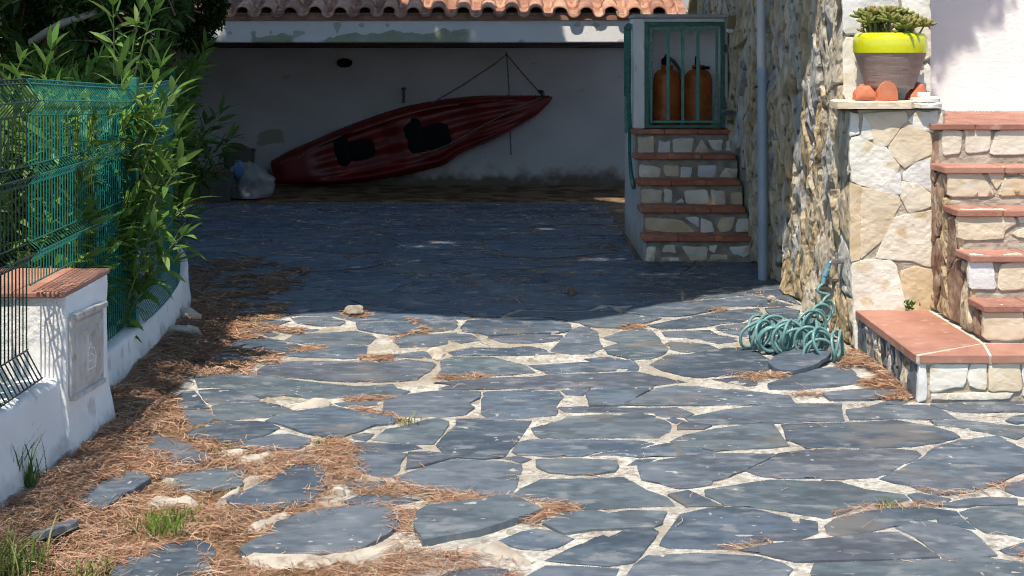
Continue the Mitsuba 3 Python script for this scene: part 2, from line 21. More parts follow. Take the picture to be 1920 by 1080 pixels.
NE=[[[-2.177,6.349],[-2.072,6.825],[-2.061,7.745],[-2.224,8.531],[-2.312,9.664],[-2.423,11.03],[-2.149,11.143],[-1.874,10.706],[-1.914,10.111],[-2.017,9.414],[-1.92,8.531],[-1.713,7.8],[-1.433,7.429],[-1.04,7.28],[-0.861,7.531],[-0.728,7.28],[-0.683,6.825],[-0.484,6.783],[-0.333,6.659],[0.298,6.424],[0.224,6.261],[0.088,6.169],[-0.137,6.386],[-0.367,6.424],[-0.419,6.169],[-0.355,5.84],[0.0,5.809],[0.04,5.571],[0.0,5.406],[-1.467,5.406],[-1.853,5.406]],[[-1.806,10.662],[-1.73,10.684],[-1.476,10.576],[-1.462,10.367],[-1.614,10.45]],[[-1.459,9.823],[-1.335,9.992],[-1.219,9.897],[-1.288,9.75],[-1.416,9.732]],[[-1.774,9.4],[-1.637,9.417],[-1.577,9.075],[-1.672,9.075],[-1.776,9.267]],[[-0.984,9.607],[-0.778,9.714],[-0.758,9.468],[-0.941,9.468]],[[-0.82,10.286],[-0.605,10.534],[-0.58,10.367],[-0.784,10.206]],[[-0.764,11.021],[-0.574,10.534],[-0.6,10.45],[-0.729,10.75]],[[0.765,10.576],[0.857,10.75],[0.965,10.706],[0.907,10.576]],[[1.457,11.306],[1.558,11.43],[1.653,11.38],[1.551,11.258]],[[1.3,9.043],[1.681,9.138],[1.684,9.012],[1.437,8.89]],[[-0.935,8.242],[-0.797,8.216],[-0.611,8.015],[-0.531,7.894],[-0.627,7.918],[-0.78,8.039]],[[-1.025,7.553],[-0.856,7.553],[-0.781,7.122],[-0.892,7.122],[-0.955,7.362]],[[2.251,9.516],[2.367,9.671],[2.339,9.011],[2.277,8.376],[2.216,8.406],[2.214,8.811],[2.254,9.15]],[[1.78,6.783],[1.883,6.628],[2.016,6.628],[2.319,6.854],[2.291,6.8],[2.055,6.595],[1.923,6.562],[1.808,6.679]],[[1.343,6.294],[1.52,6.449],[1.73,6.481],[1.875,6.481],[1.856,6.433],[1.618,6.417],[1.492,6.37],[1.368,6.279]],[[0.816,5.884],[1.007,5.978],[1.081,5.992],[1.0,5.937],[0.9,5.858]],[[1.595,8.588],[1.775,8.572],[1.749,8.481],[1.581,8.511]],[[-0.979,8.46],[-0.682,8.515],[-0.673,8.405],[-0.917,8.352]],[[-1.949,9.537],[-1.473,9.537],[-1.452,9.4],[-1.852,9.3]],[[-1.941,9.897],[-1.5,9.714],[-1.479,9.572],[-1.727,9.607]],[[1.987,5.845],[2.017,5.884],[1.943,5.668],[1.956,5.73]],[[-0.451,9.012],[-0.13,9.075],[-0.128,8.981],[-0.431,8.89]],[[-1.292,11.306],[-1.083,11.405],[-1.063,11.021],[-1.227,11.021]]]
NS=[[[-3.04,14.0],[-2.704,14.56],[-2.275,13.0],[-2.204,11.87],[-2.149,11.143],[-2.418,11.098]]]
PI=[[[2.228,1.552],[2.274,1.552],[2.274,1.426],[2.223,1.417]],[[2.308,1.544],[2.337,1.502],[2.371,1.392],[2.333,1.384],[2.291,1.409]],[[2.316,1.552],[2.472,1.565],[2.581,1.56],[2.594,1.502],[2.548,1.468],[2.522,1.426],[2.464,1.35],[2.413,1.337],[2.383,1.358],[2.362,1.434],[2.337,1.518]],[[2.607,1.51],[2.657,1.569],[2.725,1.56],[2.788,1.569],[2.792,1.422],[2.708,1.451],[2.64,1.476]],[[2.8,1.552],[2.822,1.552],[2.822,1.295],[2.8,1.299]],[[2.59,1.485],[2.64,1.464],[2.716,1.438],[2.784,1.392],[2.8,1.333],[2.792,1.308],[2.674,1.257],[2.607,1.211],[2.573,1.198],[2.522,1.249],[2.48,1.299],[2.48,1.341],[2.539,1.426]],[[2.228,1.392],[2.295,1.4],[2.388,1.341],[2.459,1.325],[2.489,1.266],[2.539,1.207],[2.531,1.173],[2.472,1.122],[2.413,1.051],[2.303,1.089],[2.228,1.11]],[[2.544,1.165],[2.548,1.03],[2.489,1.021],[2.426,1.047],[2.464,1.114]],[[2.573,1.165],[2.64,1.224],[2.809,1.287],[2.826,1.274],[2.826,1.013],[2.758,1.047],[2.657,1.097],[2.573,1.122]],[[2.565,1.101],[2.64,1.097],[2.725,1.047],[2.813,0.975],[2.725,0.937],[2.607,0.903],[2.556,0.996]],[[2.223,1.097],[2.291,1.072],[2.291,0.828],[2.282,0.598],[2.228,0.59]],[[2.299,1.068],[2.405,1.042],[2.531,1.013],[2.548,0.954],[2.506,0.895],[2.497,0.822],[2.43,0.72],[2.287,0.603],[2.295,0.912]],[[2.506,0.861],[2.64,0.903],[2.809,0.92],[2.817,0.56],[2.741,0.552],[2.607,0.594],[2.396,0.607],[2.43,0.704]],[[2.232,0.569],[2.303,0.586],[2.472,0.594],[2.518,0.56],[2.548,0.434],[2.581,0.325],[2.581,0.249],[2.472,0.207],[2.371,0.19],[2.371,-0.004],[2.261,-0.012],[2.245,0.325]],[[2.556,0.51],[2.64,0.548],[2.741,0.531],[2.813,0.539],[2.834,0.257],[2.725,0.24],[2.607,0.249],[2.573,0.384]]]
LS=[[14.0,[[[1.262,0.137],[1.35,0.137],[1.337,-0.0],[1.25,-0.0]],[[1.425,0.15],[1.513,0.15],[1.538,0.075],[1.406,0.087]],[[1.413,0.038],[1.562,0.038],[1.562,-0.0],[1.4,-0.0]],[[1.587,0.144],[1.838,0.137],[1.825,0.012],[1.675,-0.0]],[[1.85,0.15],[1.925,0.15],[1.9,0.075],[1.85,0.1]],[[1.875,0.062],[2.012,0.062],[2.025,0.012],[1.863,0.006]],[[2.031,0.131],[2.225,0.156],[2.256,0.1],[2.175,0.038],[2.087,0.062]]]],[14.32,[[[1.279,0.377],[1.624,0.352],[1.764,0.237],[1.496,0.224],[1.279,0.262]],[[1.649,0.377],[1.796,0.377],[1.796,0.275]],[[1.809,0.377],[1.918,0.339],[1.943,0.237],[1.816,0.224]],[[2.007,0.377],[2.135,0.377],[2.11,0.25],[1.995,0.224],[1.963,0.288]],[[2.161,0.365],[2.276,0.365],[2.276,0.237],[2.148,0.237]]]],[14.64,[[[1.268,0.617],[1.399,0.617],[1.477,0.604],[1.464,0.479],[1.268,0.479]],[[1.49,0.617],[1.569,0.61],[1.569,0.486],[1.49,0.486]],[[1.601,0.486],[1.673,0.532],[1.686,0.479]],[[1.686,0.604],[1.908,0.617],[1.935,0.473],[1.712,0.473]],[[1.948,0.617],[2.091,0.591],[2.091,0.46],[1.974,0.46]],[[2.144,0.591],[2.261,0.591],[2.261,0.473],[2.144,0.473]]]],[14.96,[[[1.276,0.841],[1.489,0.801],[1.483,0.708],[1.276,0.708]],[[1.523,0.828],[1.67,0.828],[1.67,0.721],[1.536,0.721]],[[1.69,0.815],[1.803,0.801],[1.79,0.708],[1.69,0.708]],[[1.87,0.828],[2.057,0.828],[2.03,0.708],[1.857,0.708]],[[2.137,0.801],[2.271,0.801],[2.244,0.708],[2.07,0.708]]]],[15.28,[[[1.289,1.091],[1.453,1.104],[1.453,0.913],[1.289,0.913]],[[1.508,1.05],[1.617,1.05],[1.623,0.92],[1.494,0.934]],[[1.637,1.077],[1.869,1.084],[1.828,0.913],[1.651,0.92]],[[1.944,1.077],[2.019,0.94],[1.855,0.913]],[[2.006,1.063],[2.156,1.063],[2.142,0.954],[2.046,0.968]],[[2.196,1.05],[2.278,1.056],[2.265,0.947],[2.183,0.954]]]]]
RS=[[9.75,[[[2.81,1.449],[2.941,1.44],[2.922,1.3],[2.819,1.281]],[[2.959,1.449],[2.987,1.468],[3.128,1.459],[3.118,1.309],[2.969,1.3]],[[3.156,1.431],[3.24,1.478],[3.343,1.478],[3.427,1.449],[3.408,1.29],[3.128,1.29]]]],[9.47,[[[2.765,1.209],[2.947,1.219],[3.002,1.155],[3.065,1.046],[2.765,1.041]],[[3.02,1.2],[3.129,1.228],[3.111,1.137],[3.074,1.091]],[[3.147,1.219],[3.211,1.219],[3.201,1.182],[3.147,1.182]],[[3.12,1.155],[3.247,1.164],[3.329,1.1],[3.311,1.046],[3.092,1.046]],[[3.224,1.219],[3.329,1.219],[3.329,1.173],[3.22,1.178]]]],[9.2,[[[2.748,0.983],[3.057,0.983],[3.11,0.904],[3.031,0.851],[3.022,0.807],[2.753,0.798]],[[3.11,0.975],[3.181,0.983],[3.234,0.948],[3.163,0.904],[3.128,0.904]],[[3.084,0.842],[3.181,0.886],[3.26,0.86],[3.251,0.816],[3.128,0.816]]]],[8.95,[[[2.747,0.742],[2.877,0.737],[2.9,0.541],[2.747,0.535]],[[2.9,0.737],[3.054,0.748],[3.054,0.695],[2.936,0.707]],[[2.924,0.683],[3.069,0.695],[3.125,0.636],[3.125,0.541],[2.918,0.535]],[[3.078,0.737],[3.137,0.737],[3.137,0.66],[3.084,0.707]]]],[8.69,[[[2.747,0.473],[2.966,0.479],[2.989,0.283],[2.747,0.283]],[[2.989,0.473],[3.104,0.467],[3.127,0.283],[3.012,0.283]]]],[8.35,[[[2.281,0.238],[2.314,0.26],[2.319,0.017],[2.27,0.001]],[[2.342,0.21],[2.557,0.216],[2.535,0.117],[2.518,0.083],[2.347,0.056]],[[2.568,0.21],[2.656,0.221],[2.651,0.072],[2.562,0.083],[2.546,0.128]],[[2.667,0.216],[2.839,0.221],[2.85,0.061],[2.673,0.056]],[[2.353,0.045],[2.805,0.05],[2.783,0.017],[2.353,0.012]],[[2.861,0.216],[2.96,0.216],[2.982,0.028],[2.866,0.028]]]]]
KT=[[-3.518,0.364],[-3.368,0.479],[-2.964,0.652],[-2.503,0.854],[-2.042,1.027],[-1.58,1.171],[-1.119,1.258],[-0.657,1.316],[-0.9,1.287],[-0.381,1.33],[0.138,1.33],[0.484,1.33],[0.585,1.316]]
KB=[[-3.498,0.191],[-3.469,0.061],[-3.426,0.018],[-2.676,0.004],[-2.099,0.061],[-1.523,0.162],[-0.946,0.306],[-0.813,0.451],[-0.381,0.624],[0.023,0.825],[0.369,1.027],[0.557,1.215],[0.585,1.316]]

# ---------------------------------------------------------------- helpers
def key_for(name, parent=None):
    base = name if parent is None else parent + '__' + name
    k, i = base, 0
    while k in scene or k in labels:
        i += 1
        k = f'{base}_{i:03d}'
    return k
def thing(name, label, cat, group=None):
    k = key_for(name)
    labels[k] = {'label': label, 'category': cat}
    if group: labels[k]['group'] = group
    return k
def put(name, mesh, bsdf, parent=None, smooth=False, color=None, label=None, cat=None, group=None, kind=None):
    k = key_for(name, parent)
    scene[k] = mikit.ply(mesh, bsdf, smooth=smooth, color=color)
    d = {a: b for a, b in (('label', label), ('category', cat), ('group', group), ('kind', kind)) if b}
    if d: labels[k] = d
    return k
class MB:
    def __init__(s): s.v, s.f, s.c, s.n = [], [], [], 0
    def add(s, v, f, c=None):
        v = np.asarray(v, float); f = np.asarray(f, int)
        if f.shape[1] == 4: f = np.vstack([f[:, [0, 1, 2]], f[:, [0, 2, 3]]])
        s.v.append(v); s.f.append(f + s.n); s.n += len(v)
        if c is not None: s.c.append(np.broadcast_to(np.asarray(c, float), (len(v), 3)))
        return s
    def mesh(s): return (np.vstack(s.v), np.vstack(s.f))
    def color(s): return np.vstack(s.c)
    def box(s, lo, hi, ch=0.004, rz=0.0, piv=None):
        v, f = chbox(lo, hi, ch)
        if rz:
            p = np.array(piv if piv is not None else (np.array(lo) + np.array(hi)) / 2)
            c_, s_ = math.cos(rz), math.sin(rz)
            v = (v - p) @ np.array([[c_, s_, 0], [-s_, c_, 0], [0, 0, 1]]) + p
        return s.add(v, f)
    def tube(s, pts, r, sides=6, cap=True, closed=False):
        v, f = tube(pts, r, sides, cap); return s.add(v, f)
def chbox(lo, hi, ch=0.004):
    lo, hi = np.minimum(lo, hi).astype(float), np.maximum(lo, hi).astype(float)
    ch = min(ch, (hi - lo).min() * 0.4)
    pts = []
    for sx in (0, 1):
        for sy in (0, 1):
            for sz in (0, 1):
                c = np.where([sx, sy, sz], hi, lo); d = np.where([sx, sy, sz], -ch, ch)
                for a in range(3):
                    q = c + d; q[a] = c[a]; pts.append(q)
    m = trimesh.convex.convex_hull(np.array(pts))
    return np.array(m.vertices), np.array(m.faces)
def tube(pts, r, sides=6, cap=True):
    p = np.asarray(pts, float); n = len(p); r = np.broadcast_to(np.asarray(r, float), (n,))
    t = np.gradient(p, axis=0); t /= np.linalg.norm(t, axis=1, keepdims=True) + 1e-12
    a = np.zeros_like(p)
    ref = np.array([0, 0, 1.0]) if abs(t[0][2]) < 0.9 else np.array([1.0, 0, 0])
    a0 = np.cross(t[0], ref); a0 /= np.linalg.norm(a0); a[0] = a0
    for i in range(1, n):
        q = a[i - 1] - t[i] * np.dot(a[i - 1], t[i]); a[i] = q / (np.linalg.norm(q) + 1e-12)
    b = np.cross(t, a); ang = np.arange(sides) * 2 * np.pi / sides
    v = p[:, None] + r[:, None, None] * (np.cos(ang)[None, :, None] * a[:, None] + np.sin(ang)[None, :, None] * b[:, None])
    v = v.reshape(-1, 3)
    i, j = np.meshgrid(np.arange(n - 1), np.arange(sides), indexing='ij'); j2 = (j + 1) % sides
    q = np.stack([i * sides + j, i * sides + j2, (i + 1) * sides + j2, (i + 1) * sides + j], -1).reshape(-1, 4)
    f = np.vstack([q[:, [0, 1, 2]], q[:, [0, 2, 3]]])
    if cap:
        v = np.vstack([v, p[:1], p[-1:]]); k = np.arange(sides); k2 = (k + 1) % sides; m = n * sides
        f = np.vstack([f, np.stack([k2, k, k * 0 + m], 1), np.stack([(n - 1) * sides + k, (n - 1) * sides + k2, k * 0 + m + 1], 1)])
    return v, f
def lathe(prof, c, sides=32):
    prof = np.asarray(prof, float); a = np.arange(sides) * 2 * np.pi / sides; n = len(prof)
    v = np.stack([c[0] + prof[:, 0:1] * np.cos(a), c[1] + prof[:, 0:1] * np.sin(a), c[2] + prof[:, 1:2] + 0 * a], -1).reshape(-1, 3)
    i, j = np.meshgrid(np.arange(n - 1), np.arange(sides), indexing='ij'); j2 = (j + 1) % sides
    return v, np.stack([i * sides + j, i * sides + j2, (i + 1) * sides + j2, (i + 1) * sides + j], -1).reshape(-1, 4)
def grid(nu, nv, fn):
    u, w = np.meshgrid(np.linspace(0, 1, nu), np.linspace(0, 1, nv), indexing='ij')
    v = fn(u, w).reshape(-1, 3)
    i, j = np.meshgrid(np.arange(nu - 1), np.arange(nv - 1), indexing='ij')
    k = i * nv + j
    return v, np.stack([k, k + nv, k + nv + 1, k + 1], -1).reshape(-1, 4)
NF = lambda p, s=0, o=3: meshkit.fbm(np.asarray(p, float), o, s) - 0.5
def cat_spline(pts, n):
    p = np.asarray(pts, float); d = np.r_[0, np.cumsum(np.linalg.norm(np.diff(p, axis=0), axis=1))]
    from scipy.interpolate import CubicSpline
    return CubicSpline(d, p)(np.linspace(0, d[-1], n))
def resample(poly, step):
    p = np.array(poly.simplify(step * .12).exterior.coords)[:-1]; out = []
    for a, b in zip(p, np.roll(p, -1, 0)):
        d = np.linalg.norm(b - a)
        if d < step * .22 and len(p) > 5: continue
        k = max(1, int(round(d / step))); out += [a + (b - a) * j / k for j in range(k)]
    return np.array(out)
def chaikin(pts, n=1):
    p = np.asarray(pts, float)
    for _ in range(n):
        q = np.roll(p, -1, 0); p = np.stack([0.9 * p + 0.1 * q, 0.1 * p + 0.9 * q], 1).reshape(-1, 2)
    return p
def stone(poly, thick, O, U, V, N, rough=0.006, cham=0.01, step=0.06, seed=0, jag=0.004, tilt=0.0, drop=0.6, round_=1):
    """A flat stone of outline poly (in the plane O, U, V), thick along N, with a broken edge and an uneven face."""
    O, U, V, N = (np.asarray(a, float) for a in (O, U, V, N))
    pl = Polygon(chaikin(np.array(poly.exterior.coords)[:-1], round_)).buffer(0)
    if pl.geom_type != 'Polygon': pl = max(pl.geoms, key=lambda g: g.area)
    o = resample(pl, step)
    c = o.mean(0)
    o = o + (meshkit.noise(np.c_[o * 23, np.full(len(o), seed * 1.7)])[:, None] - 0.5) * 2 * jag * (o - c) / (np.linalg.norm(o - c, axis=1, keepdims=True) + 1e-9)
    pl = Polygon(o).buffer(0)
    if pl.geom_type != 'Polygon': pl = max(pl.geoms, key=lambda g: g.area); o = resample(pl, step)
    ins = pl.buffer(-cham, join_style=2)
    if ins.is_empty: ins = pl.buffer(-cham * 0.3)
    if ins.geom_type != 'Polygon': ins = max(ins.geoms, key=lambda g: g.area)
    i_ = resample(ins, step)
    x0, y0, x1, y1 = pl.bounds
    gx, gy = np.meshgrid(np.arange(x0, x1, step * 1.3), np.arange(y0, y1, step * 1.15))
    gx = gx + (np.arange(gx.shape[0]) % 2)[:, None] * step * 0.65
    g = np.c_[gx.ravel(), gy.ravel()]; g = g + (meshkit.noise(np.c_[g * 57, g[:, 0] * 0 + seed])[:, None] - 0.5) * step * 0.5
    inn = ins.buffer(-step * 0.45)
    g = g[contains_xy(inn, g[:, 0], g[:, 1])] if not inn.is_empty else g[:0]
    P = np.vstack([o, i_, g]); no = len(o)
    tri = Delaunay(P).simplices
    cc = P[tri].mean(1); tri = tri[contains_xy(pl, cc[:, 0], cc[:, 1])]
    d = P[tri[:, 1]] - P[tri[:, 0]]; e = P[tri[:, 2]] - P[tri[:, 0]]
    fl = d[:, 0] * e[:, 1] - d[:, 1] * e[:, 0] < 0
    tri[fl] = tri[fl][:, ::-1]
    r = np.random.default_rng(seed + 11); tv = r.normal(0, tilt, 2) if tilt else np.zeros(2)
    h = thick + rough * 2 * (meshkit.fbm(np.c_[P * (2.2 / max(0.12, math.sqrt(pl.area))), np.full(len(P), seed * 3.1)], 3) - 0.5) + (P - c) @ tv
    h[:no] -= cham * drop
    handed = np.dot(np.cross(U, V), N)
    W = O + P[:, :1] * U + P[:, 1:] * V + h[:, None] * N
    B = O + o[:, :1] * U + o[:, 1:] * V
    k = np.arange(no); k2 = (k + 1) % no; nb = len(W)
    ccw = Polygon(o).exterior.is_ccw
    sd = np.vstack([np.stack([k, nb + k, nb + k2], 1), np.stack([k, nb + k2, k2], 1)])
    if not ccw: sd = sd[:, ::-1]
    F = np.vstack([tri, sd])
    if handed < 0: F = F[:, ::-1]
    return np.vstack([W, B]), F
def voro(x0, x1, y0, y1, n, seed, ax=1.0, ay=1.0, it=2, rowy=None):
    """Irregular cells (convex polygons) filling a rectangle."""
    r = np.random.default_rng(seed)
    L, H = (x1 - x0) / ax, (y1 - y0) / ay
    p = r.random((n, 2)) * [L, H]
    for k in range(it + 1):
        q = np.vstack([p, p * [-1, 1], p * [1, -1], [2 * L, 0] + p * [-1, 1], [0, 2 * H] + p * [1, -1]])
        v = Voronoi(q)
        cells = [Polygon(v.vertices[v.regions[v.point_region[i]]]) for i in range(n)]
        if k < it: p = p * 0.4 + 0.6 * np.array([c.centroid.coords[0] for c in cells])
    return [Polygon(np.array(c.exterior.coords) * [ax, ay] + [x0, y0]) for c in cells]
def polys(g): return [] if g.is_empty else [q for q in getattr(g, 'geoms', [g]) if q.geom_type == 'Polygon']
def leaf(base, d, up, L, W, bend=0.25, seg=4):
    """A narrow pointed leaf folded along its midrib: (vertices, faces)."""
    d = d / np.linalg.norm(d); s = np.cross(d, up); s /= np.linalg.norm(s) + 1e-9; u = np.cross(s, d)
    t = np.linspace(0, 1, seg + 1); w = W * 0.5 * np.sin(np.pi * np.clip(t, 0, 1) ** 0.8) ** 0.8; w[0] = W * 0.05; w[-1] = 0
    mid = base + np.outer(t * L, d) - np.outer(bend * L * t * t, u) 
    a = mid + np.outer(w, s) + np.outer(w * 0.28, u); b = mid - np.outer(w, s) + np.outer(w * 0.28, u)
    v = np.vstack([mid, a, b]); n = seg + 1; k = np.arange(seg)
    f = np.vstack([np.stack([k, k + 1, n + k + 1], 1), np.stack([k, n + k + 1, n + k], 1), np.stack([k, 2 * n + k + 1, k + 1], 1), np.stack([k, 2 * n + k, 2 * n + k + 1], 1)])
    return v, f
def unit(v): v = np.asarray(v, float); return v / (np.linalg.norm(v) + 1e-12)
def PXP(X, Y, y): return np.array([(X - 960) / 2800 * y, y, EYE - (Y - 100) / 2800 * y])
# ---------------------------------------------------------------- materials
def princ(col, rough=0.7, **k): return {'type': 'principled', 'base_color': col if isinstance(col, dict) else {'type': 'rgb', 'value': list(col)}, 'roughness': rough, **k}
def two(b): return {'type': 'twosided', 'bsdf': b}
def bump(b, fn, scale=1.0, eps=2e-3): return {'type': 'bumpmap', 'tex': proc(fn, eps), 'scale': scale, 'bsdf': b}
def mat(name, b): scene[name] = b; return name
def mottled(a, b, s=6.0, o=4, stretch=(1, 1, 1), c=None, cs=20.0, off=0.0):
    def fn(p, n, uv):
        t = smoothstep(0.28, 0.72, fbm(p.x * s * stretch[0] + off, p.y * s * stretch[1] + off, p.z * s * stretch[2], o))
        r = mix(a, b, t)
        if c is not None: r = mix(r, mi.Color3f(c), smoothstep(0.58, 0.78, fbm(p.x * cs + 31 + off, p.y * cs, p.z * cs, 3)))
        return r
    return proc(fn)
for i, (a, b) in enumerate([((.058, .082, .112), (.118, .150, .192)), ((.046, .066, .095), (.098, .126, .165)), ((.074, .094, .120), (.136, .162, .196)), ((.066, .078, .100), (.118, .134, .164)), ((.064, .088, .108), (.126, .154, .180)), ((.042, .060, .084), (.090, .116, .148))]):
    def slate(p, n, uv, a=a, b=b, i=i):
        t = fbm(p.x * 3 + i * 9, p.y * 5, p.z * 5, 5)
        s = fbm(p.x * 17 + 3, p.y * 30 + i, p.z * 9, 4)
        r = mix(a, b, smoothstep(0.28, 0.72, t * 0.55 + s * 0.45))
        r = mix(r, mi.Color3f(.25, .26, .27), 0.55 * smoothstep(0.56, 0.80, fbm(p.x * 9 + i, p.y * 16 + 7, p.z, 5)))
        r = mix(r, mi.Color3f(.19, .16, .125), 0.4 * smoothstep(0.64, 0.80, fbm(p.x * 2.2 + 50 + i * 3, p.y * 2.2, i, 5)))
        r = mix(r, mi.Color3f(.045, .055, .07), 0.5 * smoothstep(0.62, 0.74, fbm(p.x * 4 + 20, p.y * 7 + i * 5, 3, 4)))
        return mix(r, mi.Color3f(.42, .42, .41), smoothstep(0.88, 0.95, noise(p.x * 25, p.y * 40, i * 3.0)) * smoothstep(0.5, 0.6, noise(p.x * 3, p.y * 4, 2 + i)) * 0.8)
    def rel(p, n, uv):
        q = fbm(p.x * 6, p.y * 9, p.z * 6, 3)
        return fbm(p.x * 19, p.y * 27, p.z * 16, 4) * 0.007 + smoothstep(0.48, 0.52, q) * 0.0016 + fbm(p.x * 110, p.y * 130, p.z, 2) * 0.0012
    mat(f'slate_{i}', bump(princ(proc(slate), 0.55, specular=0.4), rel, 1.0, 1.5e-3))
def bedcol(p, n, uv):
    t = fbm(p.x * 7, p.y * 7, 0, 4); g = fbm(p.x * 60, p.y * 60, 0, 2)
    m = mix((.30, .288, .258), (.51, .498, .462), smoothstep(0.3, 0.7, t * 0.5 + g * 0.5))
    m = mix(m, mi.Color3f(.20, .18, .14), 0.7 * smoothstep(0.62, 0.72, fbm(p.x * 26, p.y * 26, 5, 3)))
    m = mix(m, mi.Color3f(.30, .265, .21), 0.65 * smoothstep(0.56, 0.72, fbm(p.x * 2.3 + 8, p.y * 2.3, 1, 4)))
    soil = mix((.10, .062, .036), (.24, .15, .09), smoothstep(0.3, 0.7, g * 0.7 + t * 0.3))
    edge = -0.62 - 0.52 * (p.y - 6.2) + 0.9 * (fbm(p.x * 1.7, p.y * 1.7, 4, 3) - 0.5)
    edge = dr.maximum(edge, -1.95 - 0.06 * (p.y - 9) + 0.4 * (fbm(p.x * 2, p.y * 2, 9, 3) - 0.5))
    s = dr.maximum(smoothstep(-0.06, 0.06, edge - p.x), smoothstep(11.4, 13.5, p.y + 2.0 * (fbm(p.x, p.y * 2, 2, 3) - 0.5)) * 0.75)  # left edge soil; far joints take dirt tone, darkened for the tree shade
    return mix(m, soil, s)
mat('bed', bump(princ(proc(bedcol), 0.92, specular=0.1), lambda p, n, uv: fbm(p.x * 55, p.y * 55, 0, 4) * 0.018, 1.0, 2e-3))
mat('soil', princ(mottled((.07, .05, .032), (.17, .12, .075), 5, 4), 0.95, specular=0.1))
mat('bed_lump', bump(princ(mottled((.32, .285, .235), (.50, .46, .40), 11, 4, c=(.24, .19, .13), cs=18), 0.9, specular=0.15), lambda p, n, uv: fbm(p.x * 50, p.y * 50, p.z * 50, 3) * 0.012, 1.0))
mat('vcol', two({'type': 'diffuse', 'reflectance': {'type': 'mesh_attribute', 'name': 'vertex_color'}}))
mat('vleaf', {'type': 'principledthin', 'base_color': {'type': 'mesh_attribute', 'name': 'vertex_color'}, 'roughness': 0.42, 'diff_trans': 0.7, 'spec_reflect': 0.0} if False else {'type': 'principledthin', 'base_color': {'type': 'mesh_attribute', 'name': 'vertex_color'}, 'roughness': 0.4, 'diff_trans': 0.65})
for i, c in enumerate([(.17, .30, .075), (.11, .22, .05), (.24, .35, .12)]):
    mat(f'leaf_{i}', {'type': 'principledthin', 'base_color': {'type': 'rgb', 'value': list(c)}, 'roughness': 0.38, 'diff_trans': 0.65})
def plaster(base, dirt, zlo, zhi, amt=0.8, sc=2.5):
    def fn(p, n, uv):
        t = fbm(p.x * sc, p.y * sc, p.z * sc, 4)
        r = mix(mi.Color3f(base) * 0.93, base, smoothstep(0.3, 0.65, t))
        low = smoothstep(zhi, zlo, p.z + 0.25 * (fbm(p.x * 9, p.y * 9, p.z * 9, 3) - 0.5))
        r = mix(r, mi.Color3f(dirt), low * amt)
        return mix(r, mi.Color3f(dirt), 0.5 * smoothstep(0.68, 0.8, fbm(p.x * 11 + 40, p.y * 11, p.z * 5, 3)))
    return proc(fn)
mat('white_plaster', two(bump(princ(plaster((.80, .80, .79), (.42, .39, .36), 0.0, 0.14), 0.85, specular=0.2), lambda p, n, uv: fbm(p.x * 28, p.y * 28, p.z * 28, 4) * 0.012, 1.0)))
mat('house_plaster', bump(princ(mottled((.86, .87, .87), (.90, .91, .91), 3), 0.85, specular=0.2), lambda p, n, uv: fbm(p.x * 45, p.y * 45, p.z * 45, 3) * 0.006, 1.0))
mat('grey_plaster', bump(princ(plaster((.42, .42, .41), (.24, .22, .19), 0.0, 0.3, 0.7, 5), 0.9, specular=0.15), lambda p, n, uv: fbm(p.x * 40, p.y * 40, p.z * 40, 3) * 0.008, 1.0))
def backwall(p, n, uv):
    t = fbm(p.x * 1.3, p.y, p.z * 1.3, 4)
    r = mix((.44, .44, .44), (.52, .52, .515), smoothstep(0.3, 0.7, t))
    r = mix(r, mi.Color3f(.16, .13, .10), smoothstep(0.28, 0.02, p.z + 0.35 * (fbm(p.x * 6, 0, p.z * 6, 3) - 0.5)))
    patch = smoothstep(0.02, 0.14, 0.55 - dr.sqrt(dr.square((p.x + 3.6) / 0.52) + dr.square((p.z - 0.70) / 0.30)) + 0.5 * (fbm(p.x * 5, 3, p.z * 7, 4) - 0.55))
    r = mix(r, mi.Color3f(.29, .29, .235), patch)
    return mix(r, mi.Color3f(.15, .14, .12), 0.3 * smoothstep(0.83, 0.88, fbm(p.x * 5 + 70, 1, p.z * 5, 3)))
mat('carport_plaster', princ(proc(backwall), 0.9, specular=0.1))
def fascia(p, n, uv):
    r = mix((.66, .67, .68), (.78, .78, .78), fbm(p.x * 3, p.y, p.z * 6, 4))
    top = 2.20 + 0.30 * (fbm(p.x * 2.6 + 5, 0, 0, 4) - 0.5)
    xx = p.x + 0.2 * (fbm(p.x * 3, 0, p.z * 5, 3) - 0.5)
    on = dr.maximum(smoothstep(-3.36, -3.3, xx) * smoothstep(-2.78, -2.86, xx), smoothstep(-2.5, -2.4, xx) * smoothstep(-0.5, -0.62, xx))
    r = mix(r, mix((.30, .33, .24), (.40, .42, .34), fbm(p.x * 14, 0, p.z * 14, 3)), smoothstep(0.010, -0.004, p.z - top) * on)
    return mix(r, mi.Color3f(.3, .29, .26), 0.6 * smoothstep(0.83, 0.86, noise(p.x * 9.3, 2, p.z * 9.5)))
mat('fascia', princ(proc(fascia), 0.8, specular=0.2))
STONES = []
for i, (a, b, c) in enumerate([((.62, .57, .47), (.76, .72, .63), (.54, .43, .28)), ((.56, .47, .34), (.70, .61, .47), (.66, .62, .56)), ((.60, .60, .60), (.74, .74, .73), (.6, .54, .45)), ((.68, .66, .59), (.80, .78, .72), (.62, .53, .38)), ((.54, .43, .27), (.68, .56, .39), (.6, .55, .46))]):
    STONES.append(mat(f'limestone_{i}', bump(princ(mottled(a, b, 7, 4, c=c, cs=9, off=i * 13.0), 0.85, specular=0.2), lambda p, n, uv: fbm(p.x * 30, p.y * 30, p.z * 30, 4) * 0.009, 1.0)))
CLAD = []
